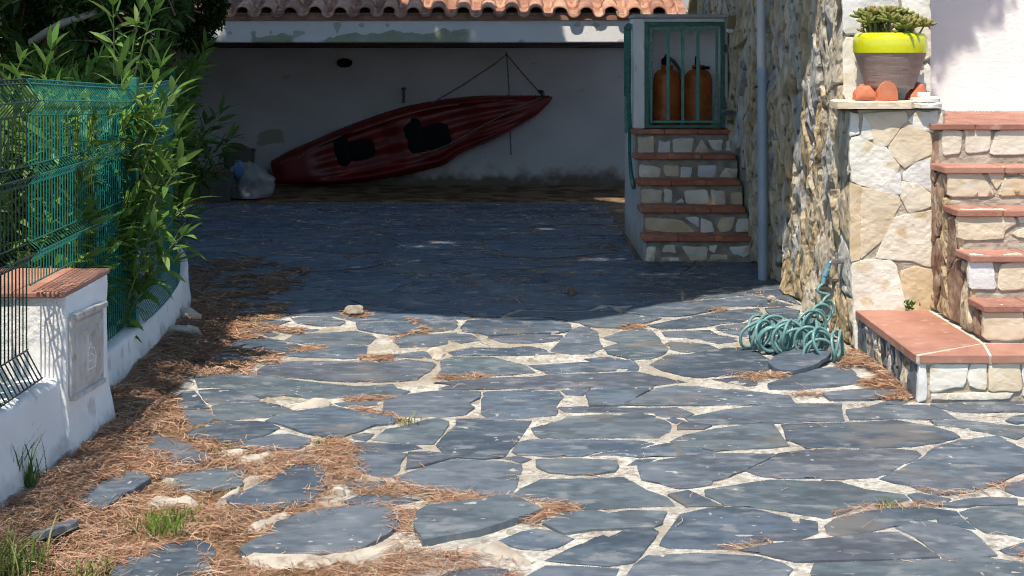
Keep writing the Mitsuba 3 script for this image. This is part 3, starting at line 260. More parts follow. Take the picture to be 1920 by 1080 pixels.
for i, (a, b, c) in enumerate([((.34, .30, .23), (.58, .52, .42), (.13, .11, .085)), ((.40, .33, .23), (.62, .53, .39), (.15, .12, .085)), ((.32, .315, .30), (.54, .53, .49), (.11, .10, .09)), ((.36, .28, .17), (.56, .45, .29), (.14, .11, .075))]):
    CLAD.append(mat(f'clad_stone_{i}', bump(princ(mottled(a, b, 9, 4, c=c, cs=12, off=i * 17.0, stretch=(1.2, 1.4, 0.8)), 0.88, specular=0.15), lambda p, n, uv: fbm(p.x * 20, p.y * 24, p.z * 12, 4) * 0.06, 1.0)))
mat('rust_stone', bump(princ(mottled((.22, .14, .10), (.40, .29, .21), 8, 4, c=(.36, .32, .27), cs=10), 0.88, specular=0.15), lambda p, n, uv: fbm(p.x * 20, p.y * 24, p.z * 9, 4) * 0.05, 1.0))
mat('joint', bump(princ(mottled((.33, .29, .235), (.48, .43, .36), 12, 4), 0.92, specular=0.1), lambda p, n, uv: fbm(p.x * 45, p.y * 45, p.z * 45, 3) * 0.014, 1.0))
mat('joint_dark', princ(mottled((.22, .195, .16), (.36, .33, .27), 12, 4), 0.92, specular=0.1))
def terra(a, b, c, s=5):
    def fn(p, n, uv):
        r = mix(a, b, smoothstep(0.3, 0.7, fbm(p.x * s, p.y * s, p.z * s, 4)))
        return mix(r, mi.Color3f(c), 0.6 * smoothstep(0.6, 0.78, fbm(p.x * 13 + 9, p.y * 13, p.z * 13, 3)))
    return proc(fn)
mat('terracotta', bump(princ(terra((.31, .15, .112), (.40, .205, .155), (.44, .30, .245)), 0.6, specular=0.3), lambda p, n, uv: fbm(p.x * 60, p.y * 60, p.z * 60, 3) * 0.002, 1.0))
mat('terracotta_b', bump(princ(terra((.27, .13, .098), (.36, .185, .14), (.42, .31, .26), 7), 0.65, specular=0.25), lambda p, n, uv: fbm(p.x * 60, p.y * 60, p.z * 60, 3) * 0.003, 1.0))
mat('terracotta_worn', princ(terra((.34, .125, .075), (.46, .19, .12), (.38, .30, .26), 8), 0.75, specular=0.2))
mat('roof_clay_a', princ(terra((.38, .19, .125), (.50, .30, .21), (.5, .42, .35), 5), 0.8, specular=0.15))
mat('roof_clay_b', princ(terra((.25, .125, .085), (.38, .21, .145), (.18, .15, .12), 7), 0.8, specular=0.15))
mat('clay_feet', princ(terra((.50, .15, .075), (.58, .20, .11), (.5, .26, .18)), 0.65, specular=0.25))
mat('fence_green', princ((.016, .165, .13), 0.4, specular=0.5))
mat('fence_green_shaded', princ((.010, .032, .027), 0.45, specular=0.5))  # same green paint, darkened so the near panel looks shaded
mat('paint_green', princ(mottled((.012, .10, .075), (.028, .16, .12), 20, 3), 0.45, specular=0.5))
mat('paint_green_light', princ(mottled((.05, .22, .17), (.08, .28, .22), 20, 3), 0.45, specular=0.5))
mat('black_plastic', princ((.004, .004, .005), 0.8, specular=0.2))
mat('dark_steel', princ((.05, .05, .052), 0.5, metallic=0.3))
mat('steel', princ((.62, .63, .65), 0.28, metallic=0.9))
mat('letter_metal', bump(princ(mottled((.50, .49, .47), (.62, .61, .59), 10, 3, c=(.40, .37, .33), cs=16), 0.42, metallic=0.35), lambda p, n, uv: fbm(p.x * 30, p.y * 30, p.z * 30, 2) * 0.001, 1.0))
mat('letter_mark', princ((.80, .79, .76), 0.5))
mat('kayak_red', princ(mottled((.10, .006, .006), (.165, .011, .010), 4, 3), 0.42, specular=0.45))
mat('rope', princ((.17, .165, .15), 0.9))
mat('white_decal', princ((.75, .74, .70), 0.5))
mat('cylinder_orange', princ(mottled((.30, .075, .015), (.42, .12, .025), 9, 4, c=(.16, .07, .035), cs=22), 0.4, specular=0.5))
mat('pipe_grey', princ(mottled((.30, .36, .44), (.36, .42, .50), 3, 3), 0.45))
mat('pipe_pale', princ(mottled((.50, .51, .54), (.60, .60, .62), 5, 3), 0.5))
mat('pot_yellow', princ((.60, .62, .012), 0.12, specular=0.6, clearcoat=0.6, clearcoat_gloss=0.95))
mat('pot_brown', bump(princ(mottled((.27, .205, .18), (.33, .255, .225), 9, 4, stretch=(1, 1, 4)), 0.7, specular=0.25), lambda p, n, uv: fbm(p.x * 8, p.y * 8, p.z * 120, 2) * 0.003, 1.0))
mat('hose_teal', princ((.15, .30, .30), 0.35, specular=0.5))
mat('hose_blue', princ((.10, .26, .34), 0.4))
mat('bark', bump(princ(mottled((.12, .085, .06), (.24, .18, .13), 10, 4, stretch=(1, 1, .3)), 0.9), lambda p, n, uv: fbm(p.x * 20, p.y * 20, p.z * 6, 3) * 0.03, 1.0))
mat('stem', princ((.16, .20, .07), 0.6))
mat('grey_branch', princ(mottled((.22, .21, .19), (.34, .32, .29), 10, 3), 0.85))
mat('sack_white', princ((.24, .25, .26), 0.5))
mat('sack_blue', princ((.06, .14, .32), 0.5))
mat('bin_dark', princ((.06, .065, .06), 0.6))
mat('rubble', bump(princ(mottled((.36, .33, .27), (.56, .52, .45), 9, 4), 0.9), lambda p, n, uv: fbm(p.x * 40, p.y * 40, p.z * 40, 3) * 0.012, 1.0))
mat('wood_dark', princ(mottled((.05, .045, .04), (.10, .09, .075), 8, 3, stretch=(.3, 3, 3)), 0.8))
mat('lamp_glass', princ((.16, .15, .12), 0.3))
mat('box_ochre', princ((.20, .16, .07), 0.6))
# ================================================================ LARGE STRUCTURE
WX = np.array([(3.0, -2.24), (5.0, -2.21), (6.35, -2.18), (7.0, -2.13), (7.8, -2.12), (8.1, -2.25), (8.6, -2.28), (9.7, -2.32), (11.1, -2.44), (12.2, -2.66), (13.0, -2.95), (14.0, -3.6), (14.6, -4.5)])
def wx(y): return np.interp(y, WX[:, 0], WX[:, 1])
# soil sheet out to the horizon
v, f = grid(41, 41, lambda u, w: np.stack([(u - .5) * 400, (w - .35) * 400, -0.06 + 0 * u], -1))
put('ground', (v, f), 'soil', kind='structure', label='bare garden soil around the driveway', cat='ground')
# bedding mortar and dirt of the driveway
PILE = [(2.18, 9.15, .12, .5, .035)]
def mound(x, y):
    d = x - wx(y)
    m = 0.055 * np.exp(-((d - .12) / .2) ** 2) * (0.5 + meshkit.fbm(np.stack([x * 5, y * 3, 0 * x], -1), 3)) * (y < 10.6) * (y > 4)
    for a, b, sx, sy, h in PILE: m = m + h * np.exp(-((x - a) / sx) ** 2 - ((y - b) / sy) ** 2) * (x < 2.27)
    return m
def bedz(x, y):
    q = np.stack([x, y, 0 * x], -1)
    left = np.clip((-0.62 - 0.52 * (y - 6.2) - x) / .4, 0, 1) * (y < 9.2)
    return -0.007 + 0.010 * NF(q * 9, 3) + 0.006 * NF(q * 40, 5) + left * (-0.008 + 0.03 * NF(q * 6, 8)) + 0.6 * mound(x, y)
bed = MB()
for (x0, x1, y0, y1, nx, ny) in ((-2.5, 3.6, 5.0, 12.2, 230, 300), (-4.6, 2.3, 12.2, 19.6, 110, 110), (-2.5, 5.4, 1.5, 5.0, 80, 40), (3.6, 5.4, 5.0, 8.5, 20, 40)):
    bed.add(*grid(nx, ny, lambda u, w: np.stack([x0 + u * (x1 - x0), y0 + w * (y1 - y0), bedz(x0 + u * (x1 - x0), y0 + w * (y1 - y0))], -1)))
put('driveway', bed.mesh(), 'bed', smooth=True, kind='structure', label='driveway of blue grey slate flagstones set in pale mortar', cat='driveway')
# flagstones: those traced in the sun, then irregular cells in the shade and beyond the frame
TR = []
for s in SL:
    q = Polygon(s).buffer(0)
    q = max(polys(q), key=lambda g: g.area)
    TR.append(q)
RAISED = {21: .025, 18: .02, 20: .012, 19: .01, 91: .006, 92: .012, 14: .006}
flags = []
near_ = [q.buffer(.010, join_style=2) for q in TR]
for i, q in enumerate(TR):
    g = q.buffer(.014, join_style=2)
    for j, o in enumerate(near_):
        if j != i and g.intersects(o): g = g.difference(o)
    flags.append((g.buffer(-.002), i, RAISED.get(i, 0.006 if i % 5 == 0 else 0.0) + 0.002 * math.sin(i * 7.3)))
hull = unary_union([q.buffer(.17) for q in TR]).buffer(-.12)
lane = Polygon([(-2.45, 3.2), (4.9, 3.2), (4.9, 8.3), (2.25, 8.3), (2.25, 13.97), (1.2, 13.97), (1.2, 19.45), (-4.2, 19.45), (-3.5, 14.05), (-2.85, 13.0), (-2.3, 11.1), (-2.1, 9.5), (-1.9, 8.0), (-1.7, 6.5), (-1.2, 5.2), (-2.0, 3.2)])
lane = lane.difference(hull).difference(Polygon(NE[0]).buffer(0))
k = 200
for (x0, x1, y0, y1, n, sd) in ((-4.2, 2.25, 10.6, 19.45, 105, 5), (-2.5, 4.9, 3.2, 10.6, 120, 9)):
    for c in voro(x0, x1, y0, y1, n, sd, 1.25, 0.85, 2):
        for g in polys(c.intersection(lane).buffer(-.010 if y0 > 9 else -.018)):
            if g.area > .035 and g.bounds[3] - g.bounds[1] > .1 and g.bounds[2] - g.bounds[0] > .12:
                k += 1; flags.append((g, k, 0.003 * math.sin(k * 3.1)))
print('flagstones', len(flags))
for q, i, dz in flags:
    if q.geom_type != 'Polygon': q = max(polys(q), key=lambda g: g.area)
    mid = q.centroid
    v, f = stone(q, 0.04, (0, 0, dz - 0.04), (1, 0, 0), (0, 1, 0), (0, 0, 1), rough=.003, cham=.005, step=.085 if mid.y < 12 else .13, seed=i, jag=.010, tilt=.006, drop=.8, round_=0)
    put('flagstone', (v, f), f'slate_{(i * 7 + i // 3) % 6}', 'driveway', smooth=25)
for i, s in enumerate(LU[:-1]):
    q = Polygon(s).buffer(0)
    for g in polys(q):
        v, f = stone(g, 0.05, (0, 0, -0.036), (1, 0, 0), (0, 1, 0), (0, 0, 1), rough=.022, cham=.03, step=.03, seed=i + 40, jag=.03, drop=.7)
        put('mortar_patch', (v, f), 'bed_lump', 'driveway', smooth=20)
# dirt floor under the carport
v, f = grid(60, 24, lambda u, w: np.stack([-6.2 + u * 9.6, 19.55 + w * 2.8, -0.02 + 0.03 * NF(np.stack([u * 50, w * 16, 0 * u], -1), 2) + .0 * u], -1))
put('carport_floor', (v, f), 'soil', smooth=True, kind='structure', label='brown dirt floor under the tiled carport', cat='dirt floor')

# ---------------------------------------------------------------- left side walls
def wall_sweep(path, w, h, n, flare=.03, seed=0):
    p = cat_spline(path, n) if len(path) > 2 else np.array(path, float)[0] + np.linspace(0, 1, n)[:, None] * (np.array(path, float)[1] - np.array(path, float)[0])
    t = np.gradient(p, axis=0); t /= np.linalg.norm(t, axis=1, keepdims=True); s = np.stack([t[:, 1], -t[:, 0]], 1)
    hs = np.broadcast_to(h, (n,))
    prof = [(flare, -0.08), (flare, 0), (flare * .6, .25), (flare * .25, .5), (0, .75), (0, .92), (-.02, 1), (-w * .5, 1.01), (-w + .02, 1), (-w, .9), (-w, 0), (-w, -.08)]
    V = []
    for a, b in prof: V.append(np.c_[p + s * a, hs * b if b >= 0 else hs * 0 + b])
    V = np.stack(V, 1)
    q = V.reshape(-1, 3); q = q + 0.022 * np.stack([NF(q * 7, seed), NF(q * 7, seed + 9), .6 * NF(q * 9, seed + 4)], -1)
    m = len(prof); i, j = np.meshgrid(np.arange(n - 1), np.arange(m - 1), indexing='ij'); k = i * m + j
    f = np.stack([k, k + 1, k + m + 1, k + m], -1).reshape(-1, 4)[:, ::-1]
    caps = [[0, j + 1, j] for j in range(1, m - 1)] + [[(n - 1) * m, (n - 1) * m + j, (n - 1) * m + j + 1] for j in range(1, m - 1)]
    f = np.vstack([f[:, [0, 1, 2]], f[:, [0, 2, 3]], np.array(caps)])
    return q, f
far = [(wx(y), y) for y in (7.74, 8.1, 8.6, 9.7, 11.1, 12.2, 13.0, 14.0, 14.6)]
m = wall_sweep(far, .2, np.interp(np.linspace(7.7, 15, 90), [7.7, 10, 12, 15], [.27, .255, .33, .36]), 90, .025, 3)
put('garden_wall', m, 'white_plaster', smooth=50, label='low curved whitewashed wall under the green mesh fence beyond the letterbox pillar', cat='garden wall')
m = wall_sweep([(wx(y), y) for y in (3.2, 5.0, 6.35, 7.1)], .24, .42, 60, .05, 7)
put('garden_wall', m, 'white_plaster', smooth=50, label='low whitewashed wall under the near mesh panel at the left edge', cat='garden wall')
# letterbox pillar with its return wall
pl = thing('gate_pillar', 'white plastered pillar with terracotta cap tiles holding the letterbox', 'pillar')
def pillar(u, w):
    return None
mb = MB()
ring = [(-3.1, 7.045), (-2.125, 7.045), (-2.108, 7.06), (-2.10, 7.42), (-2.108, 7.775), (-2.125, 7.79), (-3.1, 7.79)]
lev = np.r_[-.08, np.linspace(0, .80, 17)]
pr = resample(Polygon(ring), .05)
V = []
for h in lev:
    fl = .05 * np.clip(1 - h / .35, 0, 1) ** 1.6
    c = np.array([-2.6, 7.42]); d = pr - c
    V.append(np.c_[pr[:, 0] + fl * (pr[:, 0] > -2.2), pr[:, 1] + fl * .6 * np.sign(d[:, 1]), np.full(len(pr), h)])
V = np.array(V); L_, R_ = V.shape[:2]; q = V.reshape(-1, 3); q = q + .016 * np.stack([NF(q * 8, 21), NF(q * 8, 22), 0 * q[:, 0]], -1)
i, j = np.meshgrid(np.arange(L_ - 1), np.arange(R_), indexing='ij'); j2 = (j + 1) % R_
f = np.stack([i * R_ + j, i * R_ + j2, (i + 1) * R_ + j2, (i + 1) * R_ + j], -1).reshape(-1, 4)
if not Polygon(pr).exterior.is_ccw: f = f[:, ::-1]
top = np.vstack([q[-R_:], q[-R_:].mean(0)]); mb.add(q, f); kk = np.arange(R_)
tf = np.stack([kk, (kk + 1) % R_, kk * 0 + R_], 1); mb.add(top, tf if Polygon(pr).exterior.is_ccw else tf[:, ::-1])
put('body', mb.mesh(), 'white_plaster', pl, smooth=40)
for a, b in ((-3.1, -2.625), (-2.62, -2.352), (-2.347, -2.105)):
    put('cap_tile', chbox((a, 7.02, .80 + (0.002 if b > -2.1 else 0)), (b, 7.82, .826), .005), 'terracotta', pl)
# letterbox, flush on the pillar's driveway face
lb = thing('letterbox', 'grey metal letterbox with a raised white hand emblem on the white pillar', 'letterbox')
def LB(y0, y1, z0, z1, x0, x1, name, m, ch=.004, parent=lb, slope=-.05, **k):
    x0, x1 = x0 - .025, x1 - .025
    v, f = chbox((x0, y0, z0), (x1, y1, z1), ch); v[:, 2] += (v[:, 1] - 7.35) * slope
    return put(name, (v, f), m, parent, **k)
LB(7.085, 7.635, .305, .685, -2.10, -2.062, 'frame', 'letter_metal')
LB(7.13, 7.60, .335, .655, -2.068, -2.054, 'panel', 'letter_metal')
door = LB(7.20, 7.54, .365, .60, -2.058, -2.047, 'door', 'letter_metal')
LB(7.10, 7.62, .672, .70, -2.09, -2.035, 'hood', 'letter_metal')
LB(7.10, 7.62, .285, .31, -2.09, -2.045, 'bottom_lip', 'letter_metal')
em = MB()
def mark(pts, r=.004): em.tube([(-2.071, a, b - (a - 7.35) * .05) for a, b in pts], r, 5)
mark([(7.29, .575), (7.29, .385)]); mark([(7.31, .50), (7.335, .53), (7.36, .50), (7.40, .495), (7.42, .46)]); mark([(7.34, .475), (7.39, .46), (7.39, .42)])
mark([(7.31, .40), (7.42, .40), (7.43, .455)]); mark([(7.31, .44), (7.345, .44)])
put('emblem', em.mesh(), 'letter_mark', door)
# ---------------------------------------------------------------- carport
cp = thing('carport', 'open carport with white beam and clay tile roof at the end of the driveway', 'carport')
mb = MB().box((-6.2, 22.3, -.1), (3.4, 22.55, 3.0), .01); put('back_wall', mb.mesh(), 'carport_plaster', cp)
mb = MB().box((-6.4, 19.3, -.1), (-6.2, 22.55, 2.9), .01); put('side_wall', mb.mesh(), 'carport_plaster', cp)
mb = MB().box((-6.4, 19.3, 2.09), (2.2, 19.55, 2.385), .012); put('beam', mb.mesh(), 'fascia', cp)
mb = MB().box((1.8, 19.31, -.1), (2.1, 19.54, 2.085), .01); put('post', mb.mesh(), 'white_plaster', cp)
mb = MB().box((-6.2, 22.22, 2.03), (3.4, 22.297, 2.12), .006); put('batten', mb.mesh(), 'wood_dark', cp)
PIT = .30
def roofz(y): return 2.41 + PIT * (y - 19.22)
mb = MB(); v, f = chbox((-6.5, 19.26, 0), (2.27, 22.9, .07), .006); v[:, 2] += PIT * (v[:, 1] - 19.22) + 2.36; mb.add(v, f)
roof = put('roof', mb.mesh(), 'roof_clay_b', cp)
def tile(cx, y0, L, r0, r1, z0, up, sides=9):
    a = np.linspace(0, math.pi, sides); t = np.linspace(0, 1, 3); out = []
    for th in (0, -.016):
        P = []
        for q in t:
            r = r0 + (r1 - r0) * q + th
            P.append(np.c_[cx + r * np.cos(a), np.full(sides, y0 + q * L), (r * np.sin(a) * (1 if up else -1)) * .95])
        out.append(np.array(P))
    o, n = out; m = sides
    v = np.vstack([o.reshape(-1, 3), n.reshape(-1, 3)]); v[:, 2] += z0 + PIT * (v[:, 1] - y0)
    f = []
    for b, s in ((0, 1), (3 * m, -1)):
        for i in range(2):
            for j in range(m - 1):
                k = b + i * m + j; qd = [k, k + 1, k + m + 1, k + m]; f.append(qd if s * (1 if up else -1) < 0 else qd[::-1])
    for j in range(m - 1): f.append([j, j + 1, 3 * m + j + 1, 3 * m + j] if up else [j + 1, j, 3 * m + j, 3 * m + j + 1])
    for i in range(2):
        f.append([i * m, i * m + m, 3 * m + i * m + m, 3 * m + i * m]); f.append([i * m + m - 1, 3 * m + i * m + m - 1, 3 * m + i * m + 2 * m - 1, i * m + 2 * m - 1])
    return v, np.array(f)
rest = {'roof_clay_a': MB(), 'roof_clay_b': MB()}
for row in range(8):
    for c in range(-20, 8):
        cx = c * .3165 + .008 * math.sin(c * 5 + row); y0 = 19.20 + row * .40 + .012 * math.sin(c * 3.7 + row * 2)
        mt = 'roof_clay_b' if (c * 7 + row * 5) % 3 == 0 else 'roof_clay_a'
        for up in (False, True):
            xx = cx if up else cx - .158
            if xx > 2.2: continue
            z0 = roofz(y0) + (.055 if up else .085) + .004 * math.sin(c * 2.2 + row)
            v, f = tile(xx, y0 + (0 if up else .0), .46, .105 if up else .085, .088 if up else .10, z0, up)
            if row < 3 and xx > -3.6: put('tile', (v, f), mt, roof, smooth=50)
            else: rest[mt].add(v, f)
for m_, b_ in rest.items(): put('tile_field', b_.mesh(), m_, roof, smooth=50, kind='stuff')
put('eave_mortar', MB().box((-6.4, 19.3, 2.385), (2.2, 19.5, 2.47), .01).mesh(), 'joint', roof)

# ---------------------------------------------------------------- house: stone clad flank, white wall, stairs
hs = thing('house', 'house with rough stone clad flank wall and white plastered wall above the stairs', 'house')
mb = MB().box((2.285, 10.205, -.1), (2.86, 18.6, 3.6), .01); put('mortar_core', mb.mesh(), 'joint_dark', hs)
mb = MB().box((2.9, 11.9, 1.3), (8.5, 12.3, 4.2), .01).box((2.861, 12.3, -.1), (8.5, 18.6, 3.55), .01); put('white_wall', mb.mesh(), 'house_plaster', hs)
U, V_, N_ = (0, 1, 0), (0, 0, 1), (-1, 0, 0)
i = 0
for (y0, y1, n, ax, seed) in ((10.2, 14.2, 160, .5, 31), (14.2, 18.6, 80, .6, 33)):
    for c in voro(y0, y1, 0, 3.55, n, seed, ax, 1.35, 1):
        g = c.buffer(-.005)
        if g.is_empty or (y0 > 14 and c.centroid.y < .9): continue
        i += 1
        v, f = stone(g, .05 + .03 * ((i * 37) % 10) / 10, (2.305, 0, 0), U, V_, N_, rough=.045, cham=.012, step=.05 if y0 < 12 else .1, seed=i, jag=.02, tilt=.09, drop=1.0, round_=0)
        put('stone', (v, f), CLAD[(i * 5 + i // 4) % 4], hs, smooth=False)
for c in voro(2.25, 2.865, 1.62, 3.55, 13, 4, 1, 1, 2):
    i += 1
    v, f = stone(c.buffer(-.008), .035, (0, 10.215, 0), (1, 0, 0), (0, 0, 1), (0, -1, 0), rough=.01, cham=.012, step=.06, seed=i, jag=.01)
    put('stone', (v, f), STONES[(3, 0, 3, 2, 0, 4)[i % 6]], hs, smooth=35)
# front pillar with the flower pot
sp = thing('stone_pillar', 'square pillar clad in cream and ochre crazy paving stones carrying the flower pot', 'stone pillar')
mb = MB().box((2.27, 9.811, -.1), (2.845, 10.2, 1.585), .008); put('mortar_core', mb.mesh(), 'joint', sp)
tone = [3, 3, 1, 3, 0, 1, 3, 2, 2, 0, 4, 1, 0, 3, 4]
for i, s in enumerate(PI):
    v, f = stone(Polygon(s).buffer(.007, join_style=2), .04, (0, 9.84, 0), (1, 0, 0), (0, 0, 1), (0, -1, 0), rough=.007, cham=.005, step=.045, seed=i + 70, jag=.008)
    put('stone', (v, f), STONES[tone[i]], sp, smooth=35)
for i, c in enumerate(voro(9.83, 10.2, 0, 1.58, 7, 12, 1, 1.3, 2)):
    v, f = stone(c.buffer(-.008), .05, (2.285, 0, 0), U, V_, N_, rough=.03, cham=.015, step=.05, seed=i + 90, jag=.015, tilt=.04)
    put('stone', (v, f), CLAD[i % 4], sp)
capp = Polygon([(2.115, 9.735), (2.2, 9.72), (2.45, 9.73), (2.60, 9.745), (2.66, 9.80), (2.70, 10.2), (2.16, 10.2), (2.13, 9.95)])
v, f = stone(capp, .052, (0, 0, 1.588), (1, 0, 0), (0, 1, 0), (0, 0, 1), rough=.012, cham=.012, step=.06, seed=5, jag=.02); put('cap_stone', (v, f), STONES[1], sp, smooth=30)
for (x0, x1, y0, y1, z0, t, s) in ((2.61, 2.835, 9.73, 10.1, 1.592, .035, 3), (2.625, 2.82, 9.75, 10.0, 1.63, .032, 4), (2.67, 2.755, 9.78, 9.9, 1.665, .03, 6)):
    v, f = stone(Point(0, 0).buffer(1, 4).buffer(0), t, (0, 0, 0), (1, 0, 0), (0, 1, 0), (0, 0, 1), rough=.01, cham=.1, step=.35, seed=s, jag=.12, drop=.1)
    v = np.c_[(x0 + x1) / 2 + v[:, 0] * (x1 - x0) / 2, (y0 + y1) / 2 + v[:, 1] * (y1 - y0) / 2, z0 + v[:, 2]]
    put('cap_stone', (v, f), STONES[3], sp, smooth=40)
# stairs to the house door, with landing
rs = thing('entrance_stairs', 'terracotta tiled stone stairs with low landing right of the stone pillar', 'stairs')
RY = [8.69, 8.95, 9.20, 9.47, 9.75]; RH = [.485, .74, .985, 1.23, 1.49]; X1 = 5.4
mb = MB().box((2.30, 8.365, -.1), (X1, 9.80, .222), .005)
prev = .222
for y, h in zip(RY, RH): mb.box((2.79, y + .014, prev - .02), (X1, 12.0, h - .047), .004); prev = h - .047
put('core', mb.mesh(), 'joint', rs)
for y, h in zip(RY, RH):
    k = RY.index(y); y1 = RY[k + 1] + .03 if k < 4 else 11.9
    xs = [2.735, 3.02 + .1 * (k % 2), 3.42 + .1 * (k % 2), 3.83, 4.25, 4.65, 5.0, X1]
    for a, b in zip(xs[:-1], xs[1:]):
        ys = [y - .025, y1] if k < 4 else [y - .025, 10.1, 10.5, 10.9, 11.3, 11.895]
        for c0, c1 in zip(ys[:-1], ys[1:]):
            put('tread_tile', chbox((a + .003, c0 + .002, h - .041), (b - .003, c1 - .002, h + .001 * math.sin(a * 9 + k)), .006), ['terracotta', 'terracotta_b'][int(a * 7 + k * 3) % 2], rs)
for y, L in RS:
    for s in L:
        g = Polygon(s).buffer(.004, join_style=2)
        v, f = stone(g, .04, (0, y + .04, 0), (1, 0, 0), (0, 0, 1), (0, -1, 0), rough=.007, cham=.006, step=.045, seed=int(s[0][0] * 97) % 500, jag=.008)
        put('riser_stone', (v, f), STONES[int(abs(s[0][0] * 131 + s[0][1] * 57)) % 5], rs, smooth=35)
    x0 = max(p[0] for s in L for p in s) + .03
    lo, hi = {9.75: (1.25, 1.43), 9.47: (1.0, 1.17), 9.2: (.755, .93), 8.95: (.50, .685), 8.69: (.28, .43), 8.35: (.01, .215)}[y]
    if x0 < X1 - .3:
        for j, c in enumerate(voro(x0, X1, lo, hi, int((X1 - x0) / .26), int(y * 100), 1, 1, 2)):
            v, f = stone(c.buffer(-.01), .04, (0, y + .04, 0), (1, 0, 0), (0, 0, 1), (0, -1, 0), rough=.008, cham=.01, step=.07, seed=j + 300, jag=.008)
            put('riser_stone', (v, f), STONES[j % 5], rs, smooth=35)
for t in ([(2.25, 8.35), (2.735, 8.69), (2.735, 8.97), (2.25, 8.97)], [(2.25, 8.975), (2.735, 8.975), (2.735, 9.42), (2.25, 9.42)], [(2.25, 9.425), (2.735, 9.425), (2.735, 9.80), (2.25, 9.80)],
          [(2.265, 8.33), (2.665, 8.33), (2.735, 8.675)], [(2.675, 8.33), (3.05, 8.33), (3.05, 8.68), (2.745, 8.68)], [(3.06, 8.33), (3.46, 8.33), (3.46, 8.68), (3.06, 8.68)], [(3.47, 8.33), (3.87, 8.33), (3.87, 8.68), (3.47, 8.68)],
          [(3.88, 8.33), (4.28, 8.33), (4.28, 8.68), (3.88, 8.68)], [(4.29, 8.33), (4.7, 8.33), (4.7, 8.68), (4.29, 8.68)], [(4.71, 8.33), (5.4, 8.33), (5.4, 8.68), (4.71, 8.68)]):
    v, f = stone(Polygon(t).buffer(-.003), .043, (0, 0, .223), (1, 0, 0), (0, 1, 0), (0, 0, 1), rough=.001, cham=.006, step=.14, seed=3, jag=.0, round_=0)
    put('landing_tile', (v, f), 'terracotta', rs, smooth=30)
put('landing_joint', MB().box((2.262, 8.345, .21), (X1, 9.8, .262), .003).mesh(), 'rubble', rs)
for i, c in enumerate(voro(8.38, 9.82, 0, .215, 16, 15, .8, 1.6, 2)):
    v, f = stone(c.buffer(-.006), .05, (2.315, 0, 0), U, V_, N_, rough=.025, cham=.012, step=.04, seed=i + 130, jag=.012, tilt=.08)
    put('side_stone', (v, f), ['clad_stone_2', 'slate_0', 'clad_stone_0', 'slate_2'][i % 4], rs)
prof = [(8.74, .27)]
for y, h in zip(RY, RH): prof += [(y + .01, prof[-1][1]), (y + .01, h - .048)]
prof += [(9.86, RH[-1] - .048), (9.86, .27)]
for i, c in enumerate(voro(8.68, 9.88, .26, 1.46, 26, 18, .75, 1.3, 1)):
    for g in polys(c.intersection(Polygon(prof).buffer(0)).buffer(-.007)):
        if g.area < .003: continue
        v, f = stone(g, .05, (2.80, 0, 0), U, V_, N_, rough=.025, cham=.012, step=.05, seed=i + 160, jag=.012, tilt=.06)
        put('side_stone', (v, f), ['rust_stone', 'clad_stone_1', 'rust_stone', 'clad_stone_3'][i % 4], rs)
# stairs up to the gas cabinet
gs = thing('garden_stairs', 'five shaded stone steps with red tile edges leading up to the gas cabinet', 'stairs')
LY = [14.0, 14.32, 14.64, 14.96, 15.28]
mb = MB(); prev = -.1
for k, y in enumerate(LY):
    h = .234 * (k + 1); mb.box((1.262, y + .012, prev), (2.26, 16.3, h - .05), .004); prev = h - .07
put('core', mb.mesh(), 'joint_dark', gs)
sidep = [(14.0, -.1)]
for k, y in enumerate(LY): sidep += [(y + .005, sidep[-1][1] if k else 0), (y + .005, .234 * (k + 1) - .05)]
sidep += [(16.3, 1.12), (16.3, -.1)]
m_ = trimesh.creation.extrude_polygon(Polygon(sidep).buffer(0), .03, engine='earcut'); vv = np.array(m_.vertices)
put('side_render', (np.c_[1.2315 + vv[:, 2], vv[:, 0], vv[:, 1]], np.array(m_.faces)), 'grey_plaster', gs)
for k, y in enumerate(LY):
    h = .234 * (k + 1); y1 = LY[k + 1] + .028 if k < 4 else 16.3
    xs = [1.225, 1.56, 1.9, 2.24]
    for a, b in zip(xs[:-1], xs[1:]):
        put('tread_tile', chbox((a + .002, y - .03, h - .048), (b - .002, y1, h + .0015 * math.sin(a * 7 + k)), .008), 'terracotta_worn', gs)
for y, L in LS:
    for s in L:
        v, f = stone(Polygon(s).buffer(0), .034, (0, y + .034, 0), (1, 0, 0), (0, 0, 1), (0, -1, 0), rough=.008, cham=.007, step=.045, seed=int(s[0][0] * 197 + y * 31) % 500, jag=.012)
        put('riser_stone', (v, f), STONES[int(abs(s[0][0] * 131 + s[0][1] * 57)) % 5], gs, smooth=35)
# ================================================================ OBJECTS
# gas cabinet
gc = thing('gas_cabinet', 'small white masonry cabinet with green barred door at the top of the shaded steps', 'cabinet')
mb = MB().box((1.255, 15.36, 1.175), (1.365, 15.95, 2.31), .006).box((2.19, 15.40, 1.175), (2.225, 15.95, 2.31), .004).box((1.366, 15.88, 1.175), (2.189, 15.95, 2.31), .004).box((1.366, 15.37, 2.275), (2.189, 15.879, 2.312), .004)
put('body', mb.mesh(), 'white_plaster', gc)
put('top_slab', MB().box((1.245, 15.32, 2.3125), (2.235, 15.97, 2.352), .008).mesh(), 'grey_plaster', gc)
dr_ = put('door', MB().box((1.368, 15.335, 1.18), (1.405, 15.375, 2.272), .004).box((2.145, 15.335, 1.18), (2.185, 15.375, 2.272), .004).box((1.4055, 15.336, 1.18), (2.1445, 15.374, 1.215), .004).box((1.4055, 15.336, 2.235), (2.1445, 15.374, 2.272), .004).mesh(), 'paint_green', gc)
